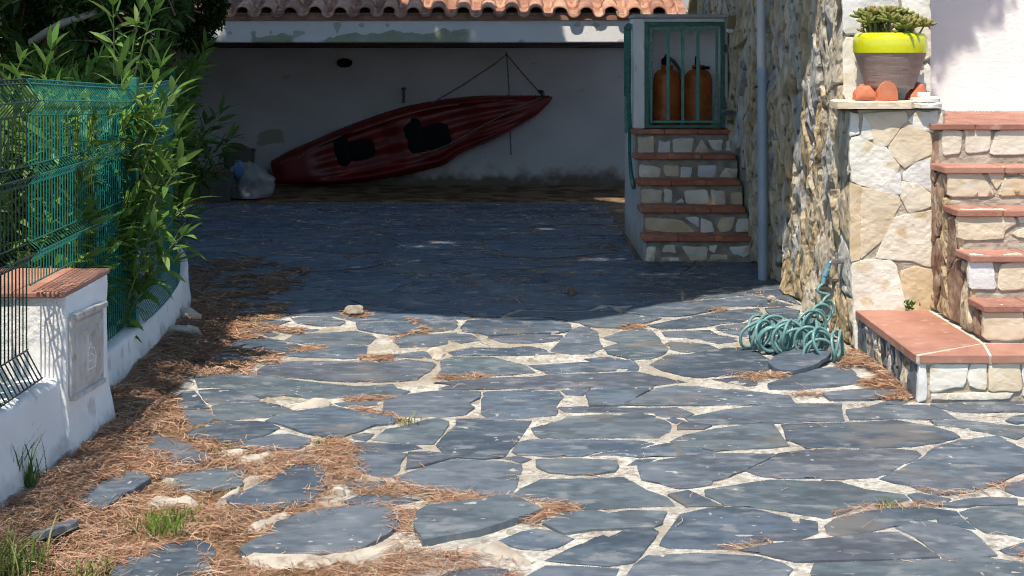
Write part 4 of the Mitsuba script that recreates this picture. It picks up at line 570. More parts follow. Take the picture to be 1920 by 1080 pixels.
put('inner_frame', MB().box((1.42, 15.325, 1.235), (1.44, 15.35, 2.215), .003).box((2.09, 15.325, 1.235), (2.115, 15.35, 2.215), .003).box((1.4405, 15.326, 1.235), (2.0895, 15.349, 1.26), .003).box((1.4405, 15.326, 2.19), (2.0895, 15.349, 2.215), .003).mesh(), 'paint_green_light', dr_)
for X in (1252.5, 1280, 1308.5):
    x = (X - 960) / 2800 * 15.34
    put('bar', MB().box((x - .016, 15.328, 1.2605), (x + .016, 15.348, 2.1895), .003).mesh(), 'paint_green_light', dr_)
for z in (2.0, 1.36):
    put('hinge', MB().tube([(2.19, 15.33, z - .04), (2.19, 15.33, z + .04)], .014, 8).mesh(), 'dark_steel', dr_)
put('latch', MB().tube([(2.16, 15.33, 1.36), (2.205, 15.31, 1.36)], .012, 8).tube([(2.205, 15.31, 1.34), (2.205, 15.31, 1.38)], .016, 8).mesh(), 'steel', dr_)
for i, (cx, lab) in enumerate(((1.622, 'left orange gas cylinder behind the cabinet bars with black grip and brown strap'), (1.946, 'right orange gas cylinder behind the cabinet bars with flat black cap'))):
    g = thing('gas_cylinder', lab, 'gas cylinder', 'gas cylinders in the cabinet')
    put('body', lathe([(.001, .02), (.125, .02), (.143, .05), (.146, .10), (.146, .50), (.135, .56), (.10, .60), (.05, .615), (.001, .615)], (cx, 15.62, 1.17), 28), 'cylinder_orange', g, smooth=40)
    put('collar', lathe([(.062, .60), (.066, .655), (.062, .66), (.058, .605)], (cx, 15.62, 1.17), 20), 'cylinder_orange', g, smooth=40)
    put('valve', lathe([(.028, .60), (.028, .66), (.02, .67), (.02, .70), (.001, .70)], (cx, 15.62, 1.17), 12), 'dark_steel', g, smooth=40)
    if i == 0:
        put('grip', MB().box((cx - .06, 15.57, 1.82), (cx + .03, 15.66, 1.905), .02).tube([(cx - .02, 15.6, 1.9), (cx + .0, 15.6, 1.94)], .018, 8).mesh(), 'black_plastic', g)
        put('strap', MB().tube([(cx + .02, 15.60, 1.90), (cx + .07, 15.58, 1.86), (cx + .11, 15.56, 1.80), (cx + .135, 15.5, 1.72)], .02, 6).mesh(), 'wood_dark', g)
    else:
        put('regulator', MB().box((cx - .05, 15.56, 1.78), (cx + .12, 15.7, 1.815), .012).box((cx - .035, 15.58, 1.815), (cx + .005, 15.63, 1.92), .008).mesh(), 'black_plastic', g)
# green panel beside the cabinet
gp = thing('green_shutter', 'narrow dark green shutter and pipe standing edge on beside the white cabinet', 'shutter')
put('leaf', MB().box((1.165, 15.5, 1.50), (1.235, 15.56, 2.24), .012).box((1.185, 15.48, 2.19), (1.243, 15.58, 2.262), .012).mesh(), 'paint_green', gp)
put('pole', MB().tube([(1.212, 15.45, 1.92), (1.207, 15.45, 1.5), (1.222, 15.45, 1.1), (1.222, 15.45, .9), (1.215, 15.2, .72), (1.205, 14.8, .62)], .022, 8).mesh(), 'paint_green', gp)
put('rail', MB().box((1.170, 15.47, 1.12), (1.195, 15.55, 1.498), .006).mesh(), 'paint_green_light', gp)
# drainpipe and small fixtures on the stone flank
dp = thing('drainpipe', 'blue grey drainpipe with paler upper section running up the stone wall', 'drainpipe')
put('lower_pipe', MB().tube([(2.165, 12.88, -.02), (2.16, 12.88, .9), (2.155, 12.88, 1.83)], .042, 14).mesh(), 'pipe_grey', dp, smooth=50)
put('upper_pipe', MB().tube([(2.15, 12.88, 1.80), (2.145, 12.88, 3.5)], .037, 14).mesh(), 'pipe_pale', dp, smooth=50)
put('bracket', MB().tube([(2.10, 12.87, 1.66), (2.19, 12.93, 1.66), (2.26, 12.93, 1.66)], .012, 6).mesh(), 'dark_steel', dp)
jb = thing('junction_box', 'small ochre box with a white fitting on the stone wall beside the cabinet top', 'junction box')
put('case', MB().box((2.17, 15.0, 2.20), (2.26, 15.1, 2.33), .008).mesh(), 'box_ochre', jb)
put('fitting', MB().box((2.16, 15.02, 2.155), (2.235, 15.09, 2.20), .015).mesh(), 'white_decal', jb)
put('stone_ledge', stone(sbox(2.17, 15.0, 2.27, 15.3), .03, (0, 0, 1.335), (1, 0, 0), (0, 1, 0), (0, 0, 1), rough=.01, cham=.008, step=.05, seed=8), 'slate_3', label='thin slate ledge sticking out of the stone wall beside the cabinet door', cat='ledge')
# tap and coiled hose
tp = thing('tap', 'steel garden tap on the stone wall beside the pillar', 'tap')
tx, ty, tz = PXP(1572, 490, 10.02)
put('body', MB().tube([(2.25, ty + .02, tz), (2.19, ty, tz), (2.14, ty - .02, tz + .002), (2.125, ty - .03, tz - .012)], [.016, .018, .018, .016], 10).mesh(), 'steel', tp, smooth=50)
put('stem', MB().tube([(2.18, ty, tz), (2.178, ty, tz + .04)], .011, 8).mesh(), 'steel', tp, smooth=50)
put('handle', MB().tube([(2.15, ty - .02, tz + .045), (2.21, ty + .02, tz + .045)], .009, 8).tube([(2.178, ty, tz + .03), (2.178, ty, tz + .06)], .014, 8).mesh(), 'steel', tp, smooth=50)
ho = thing('garden_hose', 'teal coiled garden hose heaped on the slabs below the tap', 'garden hose')
P0 = np.array([2.122, ty - .03, tz - .012])
pth = [P0, P0 + [-.02, 0, -.05], PXP(1545, 545, 9.95), PXP(1548, 556, 9.92)]
put('connector', MB().tube([P0 + [0, 0, .005], P0 + [-.012, 0, -.03]], [.016, .02], 10).tube([P0 + [-.016, 0, -.04], P0 + [-.035, -.01, -.085]], .021, 10).tube([P0 + [-.037, -.01, -.09], P0 + [-.045, -.02, -.13]], .016, 10).mesh(), 'hose_blue', ho, smooth=40)
cl = [P0 + [-.045, -.02, -.12], PXP(1540, 552, 9.93)]
def coil(c0, c1, r0, r1, turns, axis, ph, wob=.01, n=18, spread=.8, lean=.5):
    rr_ = np.random.default_rng(int(ph * 100)); nt = int(turns) + 3; out = []
    az = rr_.uniform(-spread, spread, nt); le = rr_.uniform(-lean, lean, nt); ra = rr_.uniform(.82, 1.12, nt); of = rr_.normal(0, wob, (nt, 3)); a0 = math.atan2(axis[1], axis[0])
    for k in range(int(turns * n)):
        t = k / (turns * n); u = turns * t; i = int(u); w = u - i; w = w * w * (3 - 2 * w)
        L_ = lambda q: q[i] * (1 - w) + q[i + 1] * w
        an = a0 + L_(az); el = L_(le); ax_ = np.array([math.cos(an) * math.cos(el), math.sin(an) * math.cos(el), math.sin(el)])
        e1 = unit(np.cross([0, 0, 1], ax_)); e2 = np.cross(ax_, e1); a = ph + 2 * math.pi * u; r = (r0 + (r1 - r0) * t) * L_(ra)
        c = np.array(c0) * (1 - t) + np.array(c1) * t + L_(of)
        q = c + r * (math.cos(a) * e1 + math.sin(a) * e2); q[2] = max(q[2], .012 + .01 * rr_.random()); out.append(q)
    return out
G = lambda X, Y: np.array([(X - 960) / 2800 * (2800 * EYE / (Y - 100)), 2800 * EYE / (Y - 100), 0.0])
z1 = [0, 0, .095]
ax1 = unit([.8, -.6, 0]); ax2 = unit([.55, -.83, .0]); ax3 = unit([.45, -.9, .25])
cl += coil(PXP(1551, 572, 9.95), PXP(1520, 618, 9.8), .062, .105, 5.3, ax3, 1.6, .012, spread=.4, lean=.35)
cl += coil(G(1530, 652) + z1, G(1412, 650) + z1, .10, .11, 10.2, ax1, 1.5, .022)
cl += coil(G(1412, 656) + z1, G(1575, 680) + z1, .105, .112, 16.3, ax2, 2.7, .024)
cl = np.array(cl); s_ = np.linspace(0, len(cl) - 1, len(cl) * 2)
for a in range(3):
    cl[:, a] = np.convolve(np.pad(cl[:, a], 1, 'edge'), [.1, .8, .1], 'valid')
put('coils', tube(cat_spline(cl, len(cl) * 2), .0105, 7), 'hose_teal', ho, smooth=60)
# flower pot, feet, succulent
pc = (2.52, 9.955)
for i, (pts, lab) in enumerate((([(2.262, 1.64), (2.266, 1.685), (2.29, 1.725), (2.318, 1.748), (2.33, 1.735), (2.352, 1.738), (2.372, 1.715), (2.392, 1.69), (2.405, 1.64)], 'broken terracotta shard under the left side of the flower pot'),
                               ([(2.62, 1.64), (2.63, 1.675), (2.655, 1.70), (2.68, 1.742), (2.70, 1.758), (2.725, 1.74), (2.738, 1.70), (2.742, 1.64)], 'broken terracotta shard under the right side of the flower pot'))):
    v, f = stone(Polygon(pts), .13, (0, 9.93 + .04 * i, 0), (1, 0, 0), (0, 0, 1), (0, -1, 0), rough=.012, cham=.02, step=.02, seed=i + 3, jag=.004, tilt=.1, drop=1.0)
    put('pot_foot', (v, f), 'clay_feet', smooth=40, label=lab, cat='pot foot', group='terracotta feet under the flower pot')
def arch(u, w):
    a = math.pi * u; x = 2.463 - .065 * np.cos(a); z = 1.64 + .128 * np.sin(a) ** .7
    return np.stack([x, 9.775 + w * .2, z], -1)
v, f = grid(17, 4, arch); mb = MB().add(v, f)
fr = np.array([[2.463 - .065 * math.cos(a), 9.775, 1.64 + .128 * math.sin(a) ** .7] for a in np.linspace(0, math.pi, 17)] + [[2.463, 9.775, 1.64]])
mb.add(fr, [[k + 1, k, 17] for k in range(16)])
put('pot_foot', mb.mesh(), 'clay_feet', smooth=40, label='rounded terracotta foot at the front centre under the flower pot', cat='pot foot', group='terracotta feet under the flower pot')
fp = thing('flower_pot', 'plant pot with glossy lime yellow upper band and brown lower half on the pillar', 'flower pot')
zb = 1.715
put('clay_body', lathe([(.001, 0), (.158, 0), (.164, .01), (.176, .06), (.205, .15), (.236, .238)], (*pc, zb), 48), 'pot_brown', fp, smooth=50)
put('glazed_band', lathe([(.236, .238), (.2405, .2385), (.2425, .255), (.2435, .29), (.2425, .322), (.236, .346), (.223, .364), (.207, .371), (.198, .367), (.194, .35), (.193, .31)], (*pc, zb), 48), 'pot_yellow', fp, smooth=50)
put('potting_soil', lathe([(.191, .325), (.12, .335), (.001, .34)], (*pc, zb), 24), 'soil', fp)
su = thing('succulent', 'green and reddish succulent with fleshy rosettes growing over the yellow pot rim', 'succulent')
r = np.random.default_rng(5); st = MB()
for i in range(30):
    a = r.uniform(0, 2 * math.pi); q = math.sqrt(r.uniform(0, 1)) * .205
    bx, by = pc[0] + q * math.cos(a) * 1.0 - .02, pc[1] + q * math.sin(a) * .9
    out = q / .2; top = np.array([bx + math.cos(a) * .06 * out, by + math.sin(a) * .06 * out, zb + .39 + .10 * (1 - out ** 2) + r.uniform(-.02, .03)])
    if r.random() < .17: top[0] -= .07; top[2] -= .03
    st.tube([(bx, by, zb + .33), (*((np.array([bx, by]) + top[:2]) / 2), zb + .365), tuple(top)], .006, 5)
    mb = MB(); col = []
    for kx in range(13):
        ring_ = kx // 5; an = kx * 2.39996; el = .15 + .45 * ring_ + r.uniform(-.1, .1); L = .088 - .018 * ring_ + r.uniform(-.01, .012)
        d = np.array([math.cos(an) * math.cos(el), math.sin(an) * math.cos(el), math.sin(el)])
        tt = np.array([0, .3, .65, .9, 1.0]); ww = np.array([.004, .009, .0125, .0075, .001])
        v, f = tube(top + np.outer(tt * L, d) + np.outer(tt ** 2 * .008, [0, 0, 1]), ww, 6)
        v = v - np.outer((v - top) @ np.array([0, 0, 1]) * 0, [0, 0, 1])
        mb.add(v, f); g0 = np.array([.20, .26, .07]) * r.uniform(.75, 1.3); rd = np.array([.42, .24, .13])
        mixr = np.clip(np.linalg.norm(v - top, axis=1) / L - .45, 0, 1)[:, None] * r.uniform(.2, 1.5) * .9
        col.append(g0 * (1 - np.clip(mixr, 0, 1)) + rd * np.clip(mixr, 0, 1))
    put('rosette', mb.mesh(), 'vcol', su, smooth=True, color=np.vstack(col))
put('stems', st.mesh(), 'stem', su)
def lump(c, r3, seed, amp=.25, sub=3, flat=0.0):
    m_ = trimesh.creation.icosphere(subdivisions=sub); v = np.array(m_.vertices); v = v * (1 + amp * 2 * NF(v * 1.6 + seed * 7, seed)[:, None] + amp * .5 * NF(v * 5 + seed, seed + 1)[:, None])
    v = v * r3 + c; v[:, 2] = np.maximum(v[:, 2], flat); return v, np.array(m_.faces)
# kayak
ky = thing('kayak', 'long dark red two seat kayak resting tilted against the carport back wall', 'kayak')
A0, A1 = np.array([-3.50, .17]), np.array([.60, 1.318]); KL = np.linalg.norm(A1 - A0); ka = (A1 - A0) / KL; kn = np.array([-ka[1], ka[0]])
def edge(pts):
    p = np.array(sorted(pts)) - A0; return p @ ka, p @ kn
ts, tn = edge(KT); bs, bn = edge(KB); o1 = np.argsort(ts); o2 = np.argsort(bs)
S_ = np.linspace(0, KL, 70)
from scipy.ndimage import gaussian_filter1d
top_ = gaussian_filter1d(np.interp(S_, ts[o1], tn[o1]), 1.5); bot_ = gaussian_filter1d(np.interp(S_, bs[o2], bn[o2]), 1.5)
top_[-1] = bot_[-1] = (top_[-1] + bot_[-1]) / 2
YK = 22.02
def hullpt(s, u, front):
    i = np.clip(s, 0, 1) * 69; lo, hi = np.interp(i, np.arange(70), bot_), np.interp(i, np.arange(70), top_)
    n = (lo + hi) / 2 + u * (hi - lo) / 2; taper = np.clip(np.minimum(s / .06 + .35, (1 - s) / .22 + .05), 0, 1) ** .6
    if front:
        rim = 1 - np.abs(u) ** 7
        z = .20 * rim * taper
        dk = smooth01(.12, .20, s) * smooth01(.93, .78, s); rec = smooth01(.78, .60, np.abs(u)) * dk
        deep = .06 + .07 * (smooth01(.22, .27, s) * smooth01(.46, .40, s) + smooth01(.50, .55, s) * smooth01(.76, .68, s))
        z = z - rec * deep * taper + .016 * rec * np.cos(u * 12) + .02 * np.exp(-((np.abs(u) - .86) / .07) ** 2) * taper + .05 * (1 - u * u) * smooth01(.75, .95, s) * taper
    else: z = -.12 * np.sqrt(np.clip(1 - u * u, 0, 1)) * taper
    xz = A0 + np.multiply.outer(s * KL, ka) + np.asarray(n)[..., None] * kn
    return np.stack([xz[..., 0], YK - z, xz[..., 1]], -1)
def smooth01(a, b, x): t = np.clip((x - a) / (b - a), 0, 1); return t * t * (3 - 2 * t)
mb = MB(); v, f = grid(90, 33, lambda u, w: hullpt(u, w * 2 - 1, True)); mb.add(v, f); v, f = grid(90, 13, lambda u, w: hullpt(u, w * 2 - 1, False)); mb.add(v, f[:, ::-1])
put('hull', mb.mesh(), 'kayak_red', ky, smooth=50)
def onk(s, n, y): return np.array([*(A0 + ka * s * KL + kn * n)[:1], y, (A0 + ka * s * KL + kn * n)[1]])
def kbox(X0, X1, Y0, Y1, y0, y1, name, m_):
    v, f = chbox((X0, y0, Y0), (X1, y1, Y1), .03); c = np.array([(X0 + X1) / 2, 0, (Y0 + Y1) / 2]); a = .27
    d = v - c; v = np.c_[c[0] + d[:, 0] * math.cos(a) - d[:, 2] * math.sin(a), v[:, 1], c[2] + d[:, 0] * math.sin(a) + d[:, 2] * math.cos(a)]
    return put(name, (v, f), m_, ky)
def K(X, Y): q = PXP(X, Y, 21.85); return q[0], q[2]
for (xa, ya, xb, yb, xc) in ((628, 308, 700, 262, 652), (762, 288, 842, 232, 792)):
    (x0, z0), (x1, z1_), (x2, _) = K(xa, ya), K(xb, yb), K(xc, ya)
    for nm, ca, cb, q0, q1, q2 in (('seat', (x2 + x1) / 2, (z0 + z1_) / 2 + .03, (x1 - x2) / 2 + .02, (z1_ - z0) / 2 - .03, .04), ('backrest', (x0 + x2) / 2, (z0 + z1_) / 2 + .03, (x2 - x0) / 2 + .02, (z1_ - z0) / 2 + .06, .07)):
        v, f = lump((0, 0, 0), (1, 1, 1), 5, .12, 3, -9); v = np.sign(v) * np.abs(v) ** .7 * [q0, q2, q1]; a_ = .22
        put(nm, (np.c_[ca + v[:, 0] * math.cos(a_) - v[:, 2] * math.sin(a_), 21.92 + v[:, 1], cb + v[:, 0] * math.sin(a_) + v[:, 2] * math.cos(a_)], f), 'black_plastic', ky, smooth=60)
dv = [K(X, Y) for X, Y in ((567, 291), (577, 290), (578, 303), (582, 317), (574, 322), (568, 310))]
v, f = stone(Polygon(dv), .006, (0, 21.835, 0), (1, 0, 0), (0, 0, 1), (0, -1, 0), rough=.001, cham=.002, step=.05, seed=2, jag=.01); put('decal', (v, f), 'white_decal', ky)
for pts in ([(660, 248), (720, 228), (800, 205), (860, 196)], [(790, 287), (850, 266), (900, 238), (950, 212), (1015, 182)], [(560, 296), (600, 272), (640, 255)]):
    q = [(K(X, Y)[0], 21.80, K(X, Y)[1]) for X, Y in pts]; put('deck_line', tube(cat_spline(q, 20), .008, 6), 'rope', ky, smooth=60)
rp = thing('hanging_rope', 'thin rope from a wall hook down to both ends of the red kayak', 'rope')
hk = PXP(950, 102, 22.15)
put('sling', MB().tube([PXP(810, 193, 21.95), PXP(870, 158, 22.05), PXP(930, 118, 22.12), hk, PXP(980, 138, 22.1), PXP(1014, 176, 21.98)], .013, 6).mesh(), 'rope', rp)
put('tail', MB().tube([hk, PXP(954, 160, 22.2), PXP(956, 225, 22.2), PXP(958, 290, 22.2)], .012, 6).mesh(), 'rope', rp)
put('hook', MB().tube([hk + [0, .14, .02], hk + [0, -.02, .02], hk + [0, -.03, -.02], hk], .012, 6).mesh(), 'dark_steel', rp)
put('knot', MB().tube([PXP(1012, 172, 21.97), PXP(1017, 172, 21.93), PXP(1018, 180, 21.95)], .03, 8).mesh(), 'dark_steel', rp)
a = PXP(757, 168, 22.25)
wb = thing('wall_bracket', 'dark metal bracket on the carport wall above the middle of the kayak', 'bracket')
put('plate', MB().box(a + [-.035, -.03, .0], a + [.035, .04, .03], .006).mesh(), 'dark_steel', wb)
put('arm', MB().box(a + [-.018, -.05, -.2], a + [.018, .04, -.001], .006).mesh(), 'dark_steel', wb)
a = PXP(646, 118, 22.27)
wl = thing('wall_lamp', 'oval bulkhead lamp high on the shaded carport wall', 'wall lamp')
prof_ = [(.001, -.07), (.06, -.065), (.095, -.03), (.10, 0)]
v, f = lathe(prof_, (0, 0, 0), 24); v = np.c_[a[0] + v[:, 0], a[1] + v[:, 2], a[2] + v[:, 1] * .6]; put('cover', (v, f), 'lamp_glass', wl, smooth=50)
v, f = lathe([(.10, -.02), (.115, -.02), (.115, .04), (.001, .04)], (0, 0, 0), 24); v = np.c_[a[0] + v[:, 0], a[1] + v[:, 2], a[2] + v[:, 1] * .6]; put('base', (v, f), 'dark_steel', wl, smooth=30)
# things standing in the dark corner
sk = thing('plastic_sack', 'crumpled white plastic sack with a blue patch on the dirt in the carport corner', 'sack')
a = PXP(465, 335, 20.2)
v, f = lump((a[0] + .02, 20.2, .16), (.31, .22, .30), 4, .5, 3); put('body', (v, f), 'sack_white', sk, smooth=50)
q = PXP(447, 318, 19.98); v, f = lump((q[0], 19.99, q[2]), (.07, .035, .13), 6, .1); put('print', (v, f), 'sack_blue', sk, smooth=50)
for i, (X, y, w_, h_, lab) in enumerate(((405, 19.9, .24, .36, 'dark plastic tub left of the white sack in the carport corner'), (448, 20.9, .22, .62, 'tall dark bin behind the white sack in the carport corner'))):
    t_ = thing('plastic_tub', lab, 'tub'); xx = (X - 960) / 2800 * y
    put('shell', lathe([(.001, 0), (w_ * .8, 0), (w_, h_ * .95), (w_ * 1.06, h_ * .95), (w_ * 1.06, h_), (w_ * .95, h_), (w_ * .75, .05), (.001, .05)], (xx, y, -.015), 28), 'bin_dark', t_, smooth=40)
    put('filling', lump((xx, y, h_ * .93), (w_ * .85, w_ * .85, .10), i + 12, .3), 'soil', t_, smooth=40)
# loose slates and stones
def loose(pts, z, thick, rx, ry, seed, lab, name='loose_slate', cat='slate slab', m_='slate_1'):
    q = Polygon(pts); c = np.array(q.centroid.coords[0]); qq = Polygon(np.array(pts) - c)
    v, f = stone(qq, thick, (0, 0, 0), (1, 0, 0), (0, 1, 0), (0, 0, 1), rough=.006, cham=.008, step=.05, seed=seed, jag=.012)
    Rm = np.array(T().rotate([1, 0, 0], rx).rotate([0, 1, 0], ry).matrix)[:3, :3]
    v = v @ Rm.T + [c[0], c[1], 0]; v[:, 2] += z - v[:, 2].min()
    return put(name, (v, f), m_, smooth=25, label=lab, cat=cat)
gp_ = lambda L: [tuple(G(X, Y)[:2]) for X, Y in L]
loose(gp_([(1440, 688), (1462, 676), (1520, 670), (1563, 678), (1522, 697), (1492, 702), (1455, 700)]), .0, .03, 3.0, -2, 3, 'loose slate lying tilted on the slabs in front of the hose coils')
loose(gp_([(48, 1015), (82, 1000), (118, 990), (149, 984), (145, 1003), (124, 1012), (100, 1026), (70, 1034)]), .0, .03, -9, -9, 9, 'broken slate propped up on needles beside the wall at the bottom left', m_='slate_3')
for i, (X, Y, rr, lab, m_) in enumerate(((343, 640, (.13, .10, .07), 'pale broken mortar lump at the foot of the curved garden wall', 'rubble'), (352, 607, (.09, .08, .07), 'grey stone behind the pale mortar lump beside the curved wall', 'rubble'),
                                         (664, 590, (.07, .08, .045), 'grey rock on the edge of the shade in the middle of the driveway', 'joint_dark'), (303, 690, (.06, .05, .03), 'small stone among pine needles beside the low curved wall', 'rubble'),
                                         (1072, 553, (.035, .035, .04), 'small brown pine cone lying on the shaded slabs', 'bark'), (1447, 565, (.035, .035, .03), 'small pale stone against the foot of the stone flank wall', 'rubble'))):
    p_ = G(X, Y); v, f = lump((p_[0], p_[1], rr[2] * .6), rr, i + 3, .5, 2, -.02); put('loose_stone' if m_ != 'bark' else 'pine_cone', (v, f), m_, smooth=False, label=lab, cat='stone' if m_ != 'bark' else 'pine cone')
# ---------------------------------------------------------------- mesh fences
def wire_prof(hb, ht, flare):
    pts = []
    if flare: pts += [(.07, hb), (.0, hb + .13)]
    else: pts += [(0, hb)]
    for c in (1.02, 1.38):
        if hb + .1 < c < ht - .2: pts += [(0, c - .045), (.045, c), (0, c + .045)]
    pts += [(0, ht - .17), (.06, ht - .10), (0, ht - .02), (-.012, ht)]
    return pts
def fence_panel(path, hbf, htf, flare, wire, m_, parent, name):
    """path: (n, 2) points every 5 cm; wires follow it."""
    mb = MB(); p = np.asarray(path, float); t = np.gradient(p, axis=0); t /= np.linalg.norm(t, axis=1, keepdims=True); s = np.stack([t[:, 1], -t[:, 0]], 1)
    P = []
    for i in range(len(p)):
        pr = wire_prof(hbf[i], htf[i], flare); q = [(p[i, 0] + s[i, 0] * o, p[i, 1] + s[i, 1] * o, h) for o, h in pr]
        P.append(q); mb.tube(q, wire, 5, False)
    put(name, mb.mesh(), m_, parent, smooth=60, kind='stuff')
    mb = MB(); top = min(len(q) for q in P)
    for k in range(1, top + 1):
        L = np.array([q[-k] for q in P]); L[:, :2] += s * .005; mb.tube(L, wire * 1.15, 5, False)
    big = [i for i, q in enumerate(P) if len(q) > top]
    if big:
        for k in range(top + 1, len(P[big[0]]) + 1):
            L = np.array([P[i][-k] for i in big if len(P[i]) >= k]); L[:, :2] += .005; mb.tube(L, wire * 1.15, 5, False)
    put('cross_wire', mb.mesh(), m_, parent, smooth=60, kind='stuff')
fn = thing('mesh_fence', 'green welded mesh panel with shade put into its colour in front of the pillar at the left edge', 'mesh fence')
ys = np.arange(4.3, 7.0, .05)
fence_panel(np.c_[np.full(len(ys), -2.26), ys], np.full(len(ys), .44), np.full(len(ys), 1.83), True, .0038, 'fence_green_shaded', fn, 'upright_wires')
fn = thing('mesh_fence', 'green welded mesh panel with folded top behind the letterbox pillar', 'mesh fence')
ys = np.arange(7.02, 9.2, .05)
fence_panel(np.c_[np.interp(ys, [7, 9.2], [-2.27, -2.35]), ys], np.where(ys < 7.86, .86, .30), np.interp(ys, [7, 9.2], [1.83, 1.75]), False, .0034, 'fence_green', fn, 'upright_wires')
for (x, y, h) in ((-2.345, 9.24, 1.80),): put('post', MB().box((x - .03, y - .03, .1), (x + .03, y + .03, h), .004).mesh(), 'fence_green', fn)
fn = thing('mesh_fence', 'curved green mesh fence on the low wall beyond the oleander', 'mesh fence')
pc_ = cat_spline([(-2.36, 9.3), (-2.40, 10.0), (-2.54, 11.1), (-2.78, 12.2), (-3.08, 13.0), (-3.7, 13.95), (-4.6, 14.6)], 120)
pc_ = pc_[:120]
fence_panel(pc_, np.full(120, .28), np.full(120, 1.75), True, .0034, 'fence_green', fn, 'upright_wires')
for k in (60, 118): put('post', MB().box((pc_[k, 0] - .03, pc_[k, 1] - .03, .1), (pc_[k, 0] + .03, pc_[k, 1] + .03, 1.8), .004).mesh(), 'fence_green', fn)
# ================================================================ PLANTS
def bulk_leaves(B, D, Lg, Wd, bend=.25, r=None):
    """Many small pointed leaves at once."""
    n = len(B); D = D / (np.linalg.norm(D, axis=1, keepdims=True) + 1e-9)
    up = np.tile([0, 0, 1.0], (n, 1)) + r.normal(0, .45, (n, 3)); s = np.cross(D, up); s /= np.linalg.norm(s, axis=1, keepdims=True) + 1e-9; u = np.cross(s, D)
    Lg, Wd = np.broadcast_to(Lg, (n,))[:, None], np.broadcast_to(Wd, (n,))[:, None]
    p1 = B + D * Lg * .35 - u * Lg * bend * .12; p2 = B + D * Lg * .7 - u * Lg * bend * .5; p3 = B + D * Lg - u * Lg * bend
    V = np.stack([B, p1 + s * Wd * .5 + u * Wd * .12, p1 - s * Wd * .5 + u * Wd * .12, p2 + s * Wd * .42 + u * Wd * .1, p2 - s * Wd * .42 + u * Wd * .1, p3, p1, p2], 1).reshape(-1, 3)
    F = np.array([[0, 6, 1], [0, 2, 6], [1, 6, 7], [1, 7, 3], [6, 2, 4], [6, 4, 7], [3, 7, 5], [7, 4, 5]])
    return V, (F[None] + (np.arange(n) * 8)[:, None, None]).reshape(-1, 3)
def shoot_leaves(base, tip, n_wh, r, t0=.25, L=.13, sag=.0):
    t = np.linspace(t0, 1, n_wh); ax = unit(np.array(tip) - base); B, D = [], []
    mid = (np.array(base) + tip) / 2 + [0, 0, sag]
    e1 = unit(np.cross(ax, [0.3, .9, .1])); e2 = np.cross(ax, e1); ph = r.uniform(0, 6)
    for k, q in enumerate(t):
        p = (1 - q) ** 2 * np.array(base) + 2 * q * (1 - q) * mid + q * q * np.array(tip)
        for j in range(3):
            a = ph + k * 1.05 + j * 2.094; op = (1.15 - .75 * max(0, (q - .6) / .4)) * r.uniform(.8, 1.15)
            D.append(ax * math.cos(op) + (e1 * math.cos(a) + e2 * math.sin(a)) * math.sin(op)); B.append(p + D[-1] * .004)
    return np.array(B), np.array(D)
rp_ = np.random.default_rng(21)
# single shoots in front of the fence post: every leaf its own piece
ob = thing('oleander', 'oleander shoots with long bright green leaves spilling over the fence post', 'oleander bush')
sh = [((222, 430), (229, 118), 8.95), ((238, 330), (300, 128), 9.05), ((245, 400), (322, 178), 9.05), ((250, 300), (300, 205), 8.95), ((250, 430), (330, 255), 9.1), ((255, 450), (335, 312), 9.1), ((250, 470), (300, 330), 9.0), ((250, 520), (345, 385), 9.1), ((255, 540), (340, 445), 9.1), ((240, 560), (325, 492), 9.05),
      ((240, 560), (290, 430), 9.0), ((215, 420), (205, 300), 9.3), ((60, 260), (96, 95), 9.5), ((5, 220), (38, 118), 9.8), ((215, 140), (212, 12), 9.9), ((250, 150), (292, 8), 9.9), ((240, 150), (262, 20), 9.8)]
extra = [[], []]; nl = 0
for k, (b, t_, y) in enumerate(sh):
    base, tip = PXP(*b, y + .05), PXP(*t_, y - .12 * (k % 3))
    sag = .04; n_wh = max(4, int(np.linalg.norm(tip - base) / .105))
    q = np.linspace(0, 1, 8)[:, None]; mid = (base + tip) / 2 + [0, 0, sag]
    put('stem', tube((1 - q) ** 2 * base + 2 * q * (1 - q) * mid + q * q * tip, np.linspace(.007, .003, 8), 6), 'stem', ob, smooth=50)
    B, D = shoot_leaves(base, tip, n_wh, rp_, .22, sag=sag)
    for j in range(len(B)):
        L = rp_.uniform(.15, .24)
        if nl < 296 and (j >= len(B) - (21 if k < 6 or k > 10 else 12)):
            nl += 1
            put('leaf', leaf(B[j], D[j] + [0, 0, .1], np.array([0, 0, 1.0]) + rp_.normal(0, .3, 3), L, rp_.uniform(.036, .047), rp_.uniform(.05, .45)), f'leaf_{[0, 0, 1, 2][j % 4]}', ob, smooth=True)
        elif k > 10: extra[0].append(B[j]); extra[1].append(D[j])
if extra[0]:
    V, F = bulk_leaves(np.array(extra[0]), np.array(extra[1]), .13, .027, .25, rp_); put('foliage', (V, F), 'leaf_1', ob, kind='stuff')
print('leaves', nl, len(extra[0]))
def oleander_mass(n, fn, r, wh=(7, 11), L=(.13, .2), cols=((.14, .26, .055), (.08, .17, .035), (.19, .31, .08))):
    B, D = [], []; st_ = MB()
    for i in range(n):
        base, tip = fn(i)
        b, d = shoot_leaves(np.array(base), np.array(tip), int(r.integers(*wh)), r, .3)
        B.append(b); D.append(d)
        st_.tube([base, (np.array(base) * .5 + np.array(tip) * .5) + r.normal(0, .02, 3), tip], [.008, .006, .003], 4, False)
    B, D = np.vstack(B), np.vstack(D); m_ = len(B)
    V, F = bulk_leaves(B, D, r.uniform(*L, m_), r.uniform(.03, .045, m_), .3, r)
    c = np.array(cols)[r.integers(0, len(cols), m_)] * r.uniform(.75, 1.25, (m_, 1))
    return (V, F), np.repeat(c, 8, 0), st_
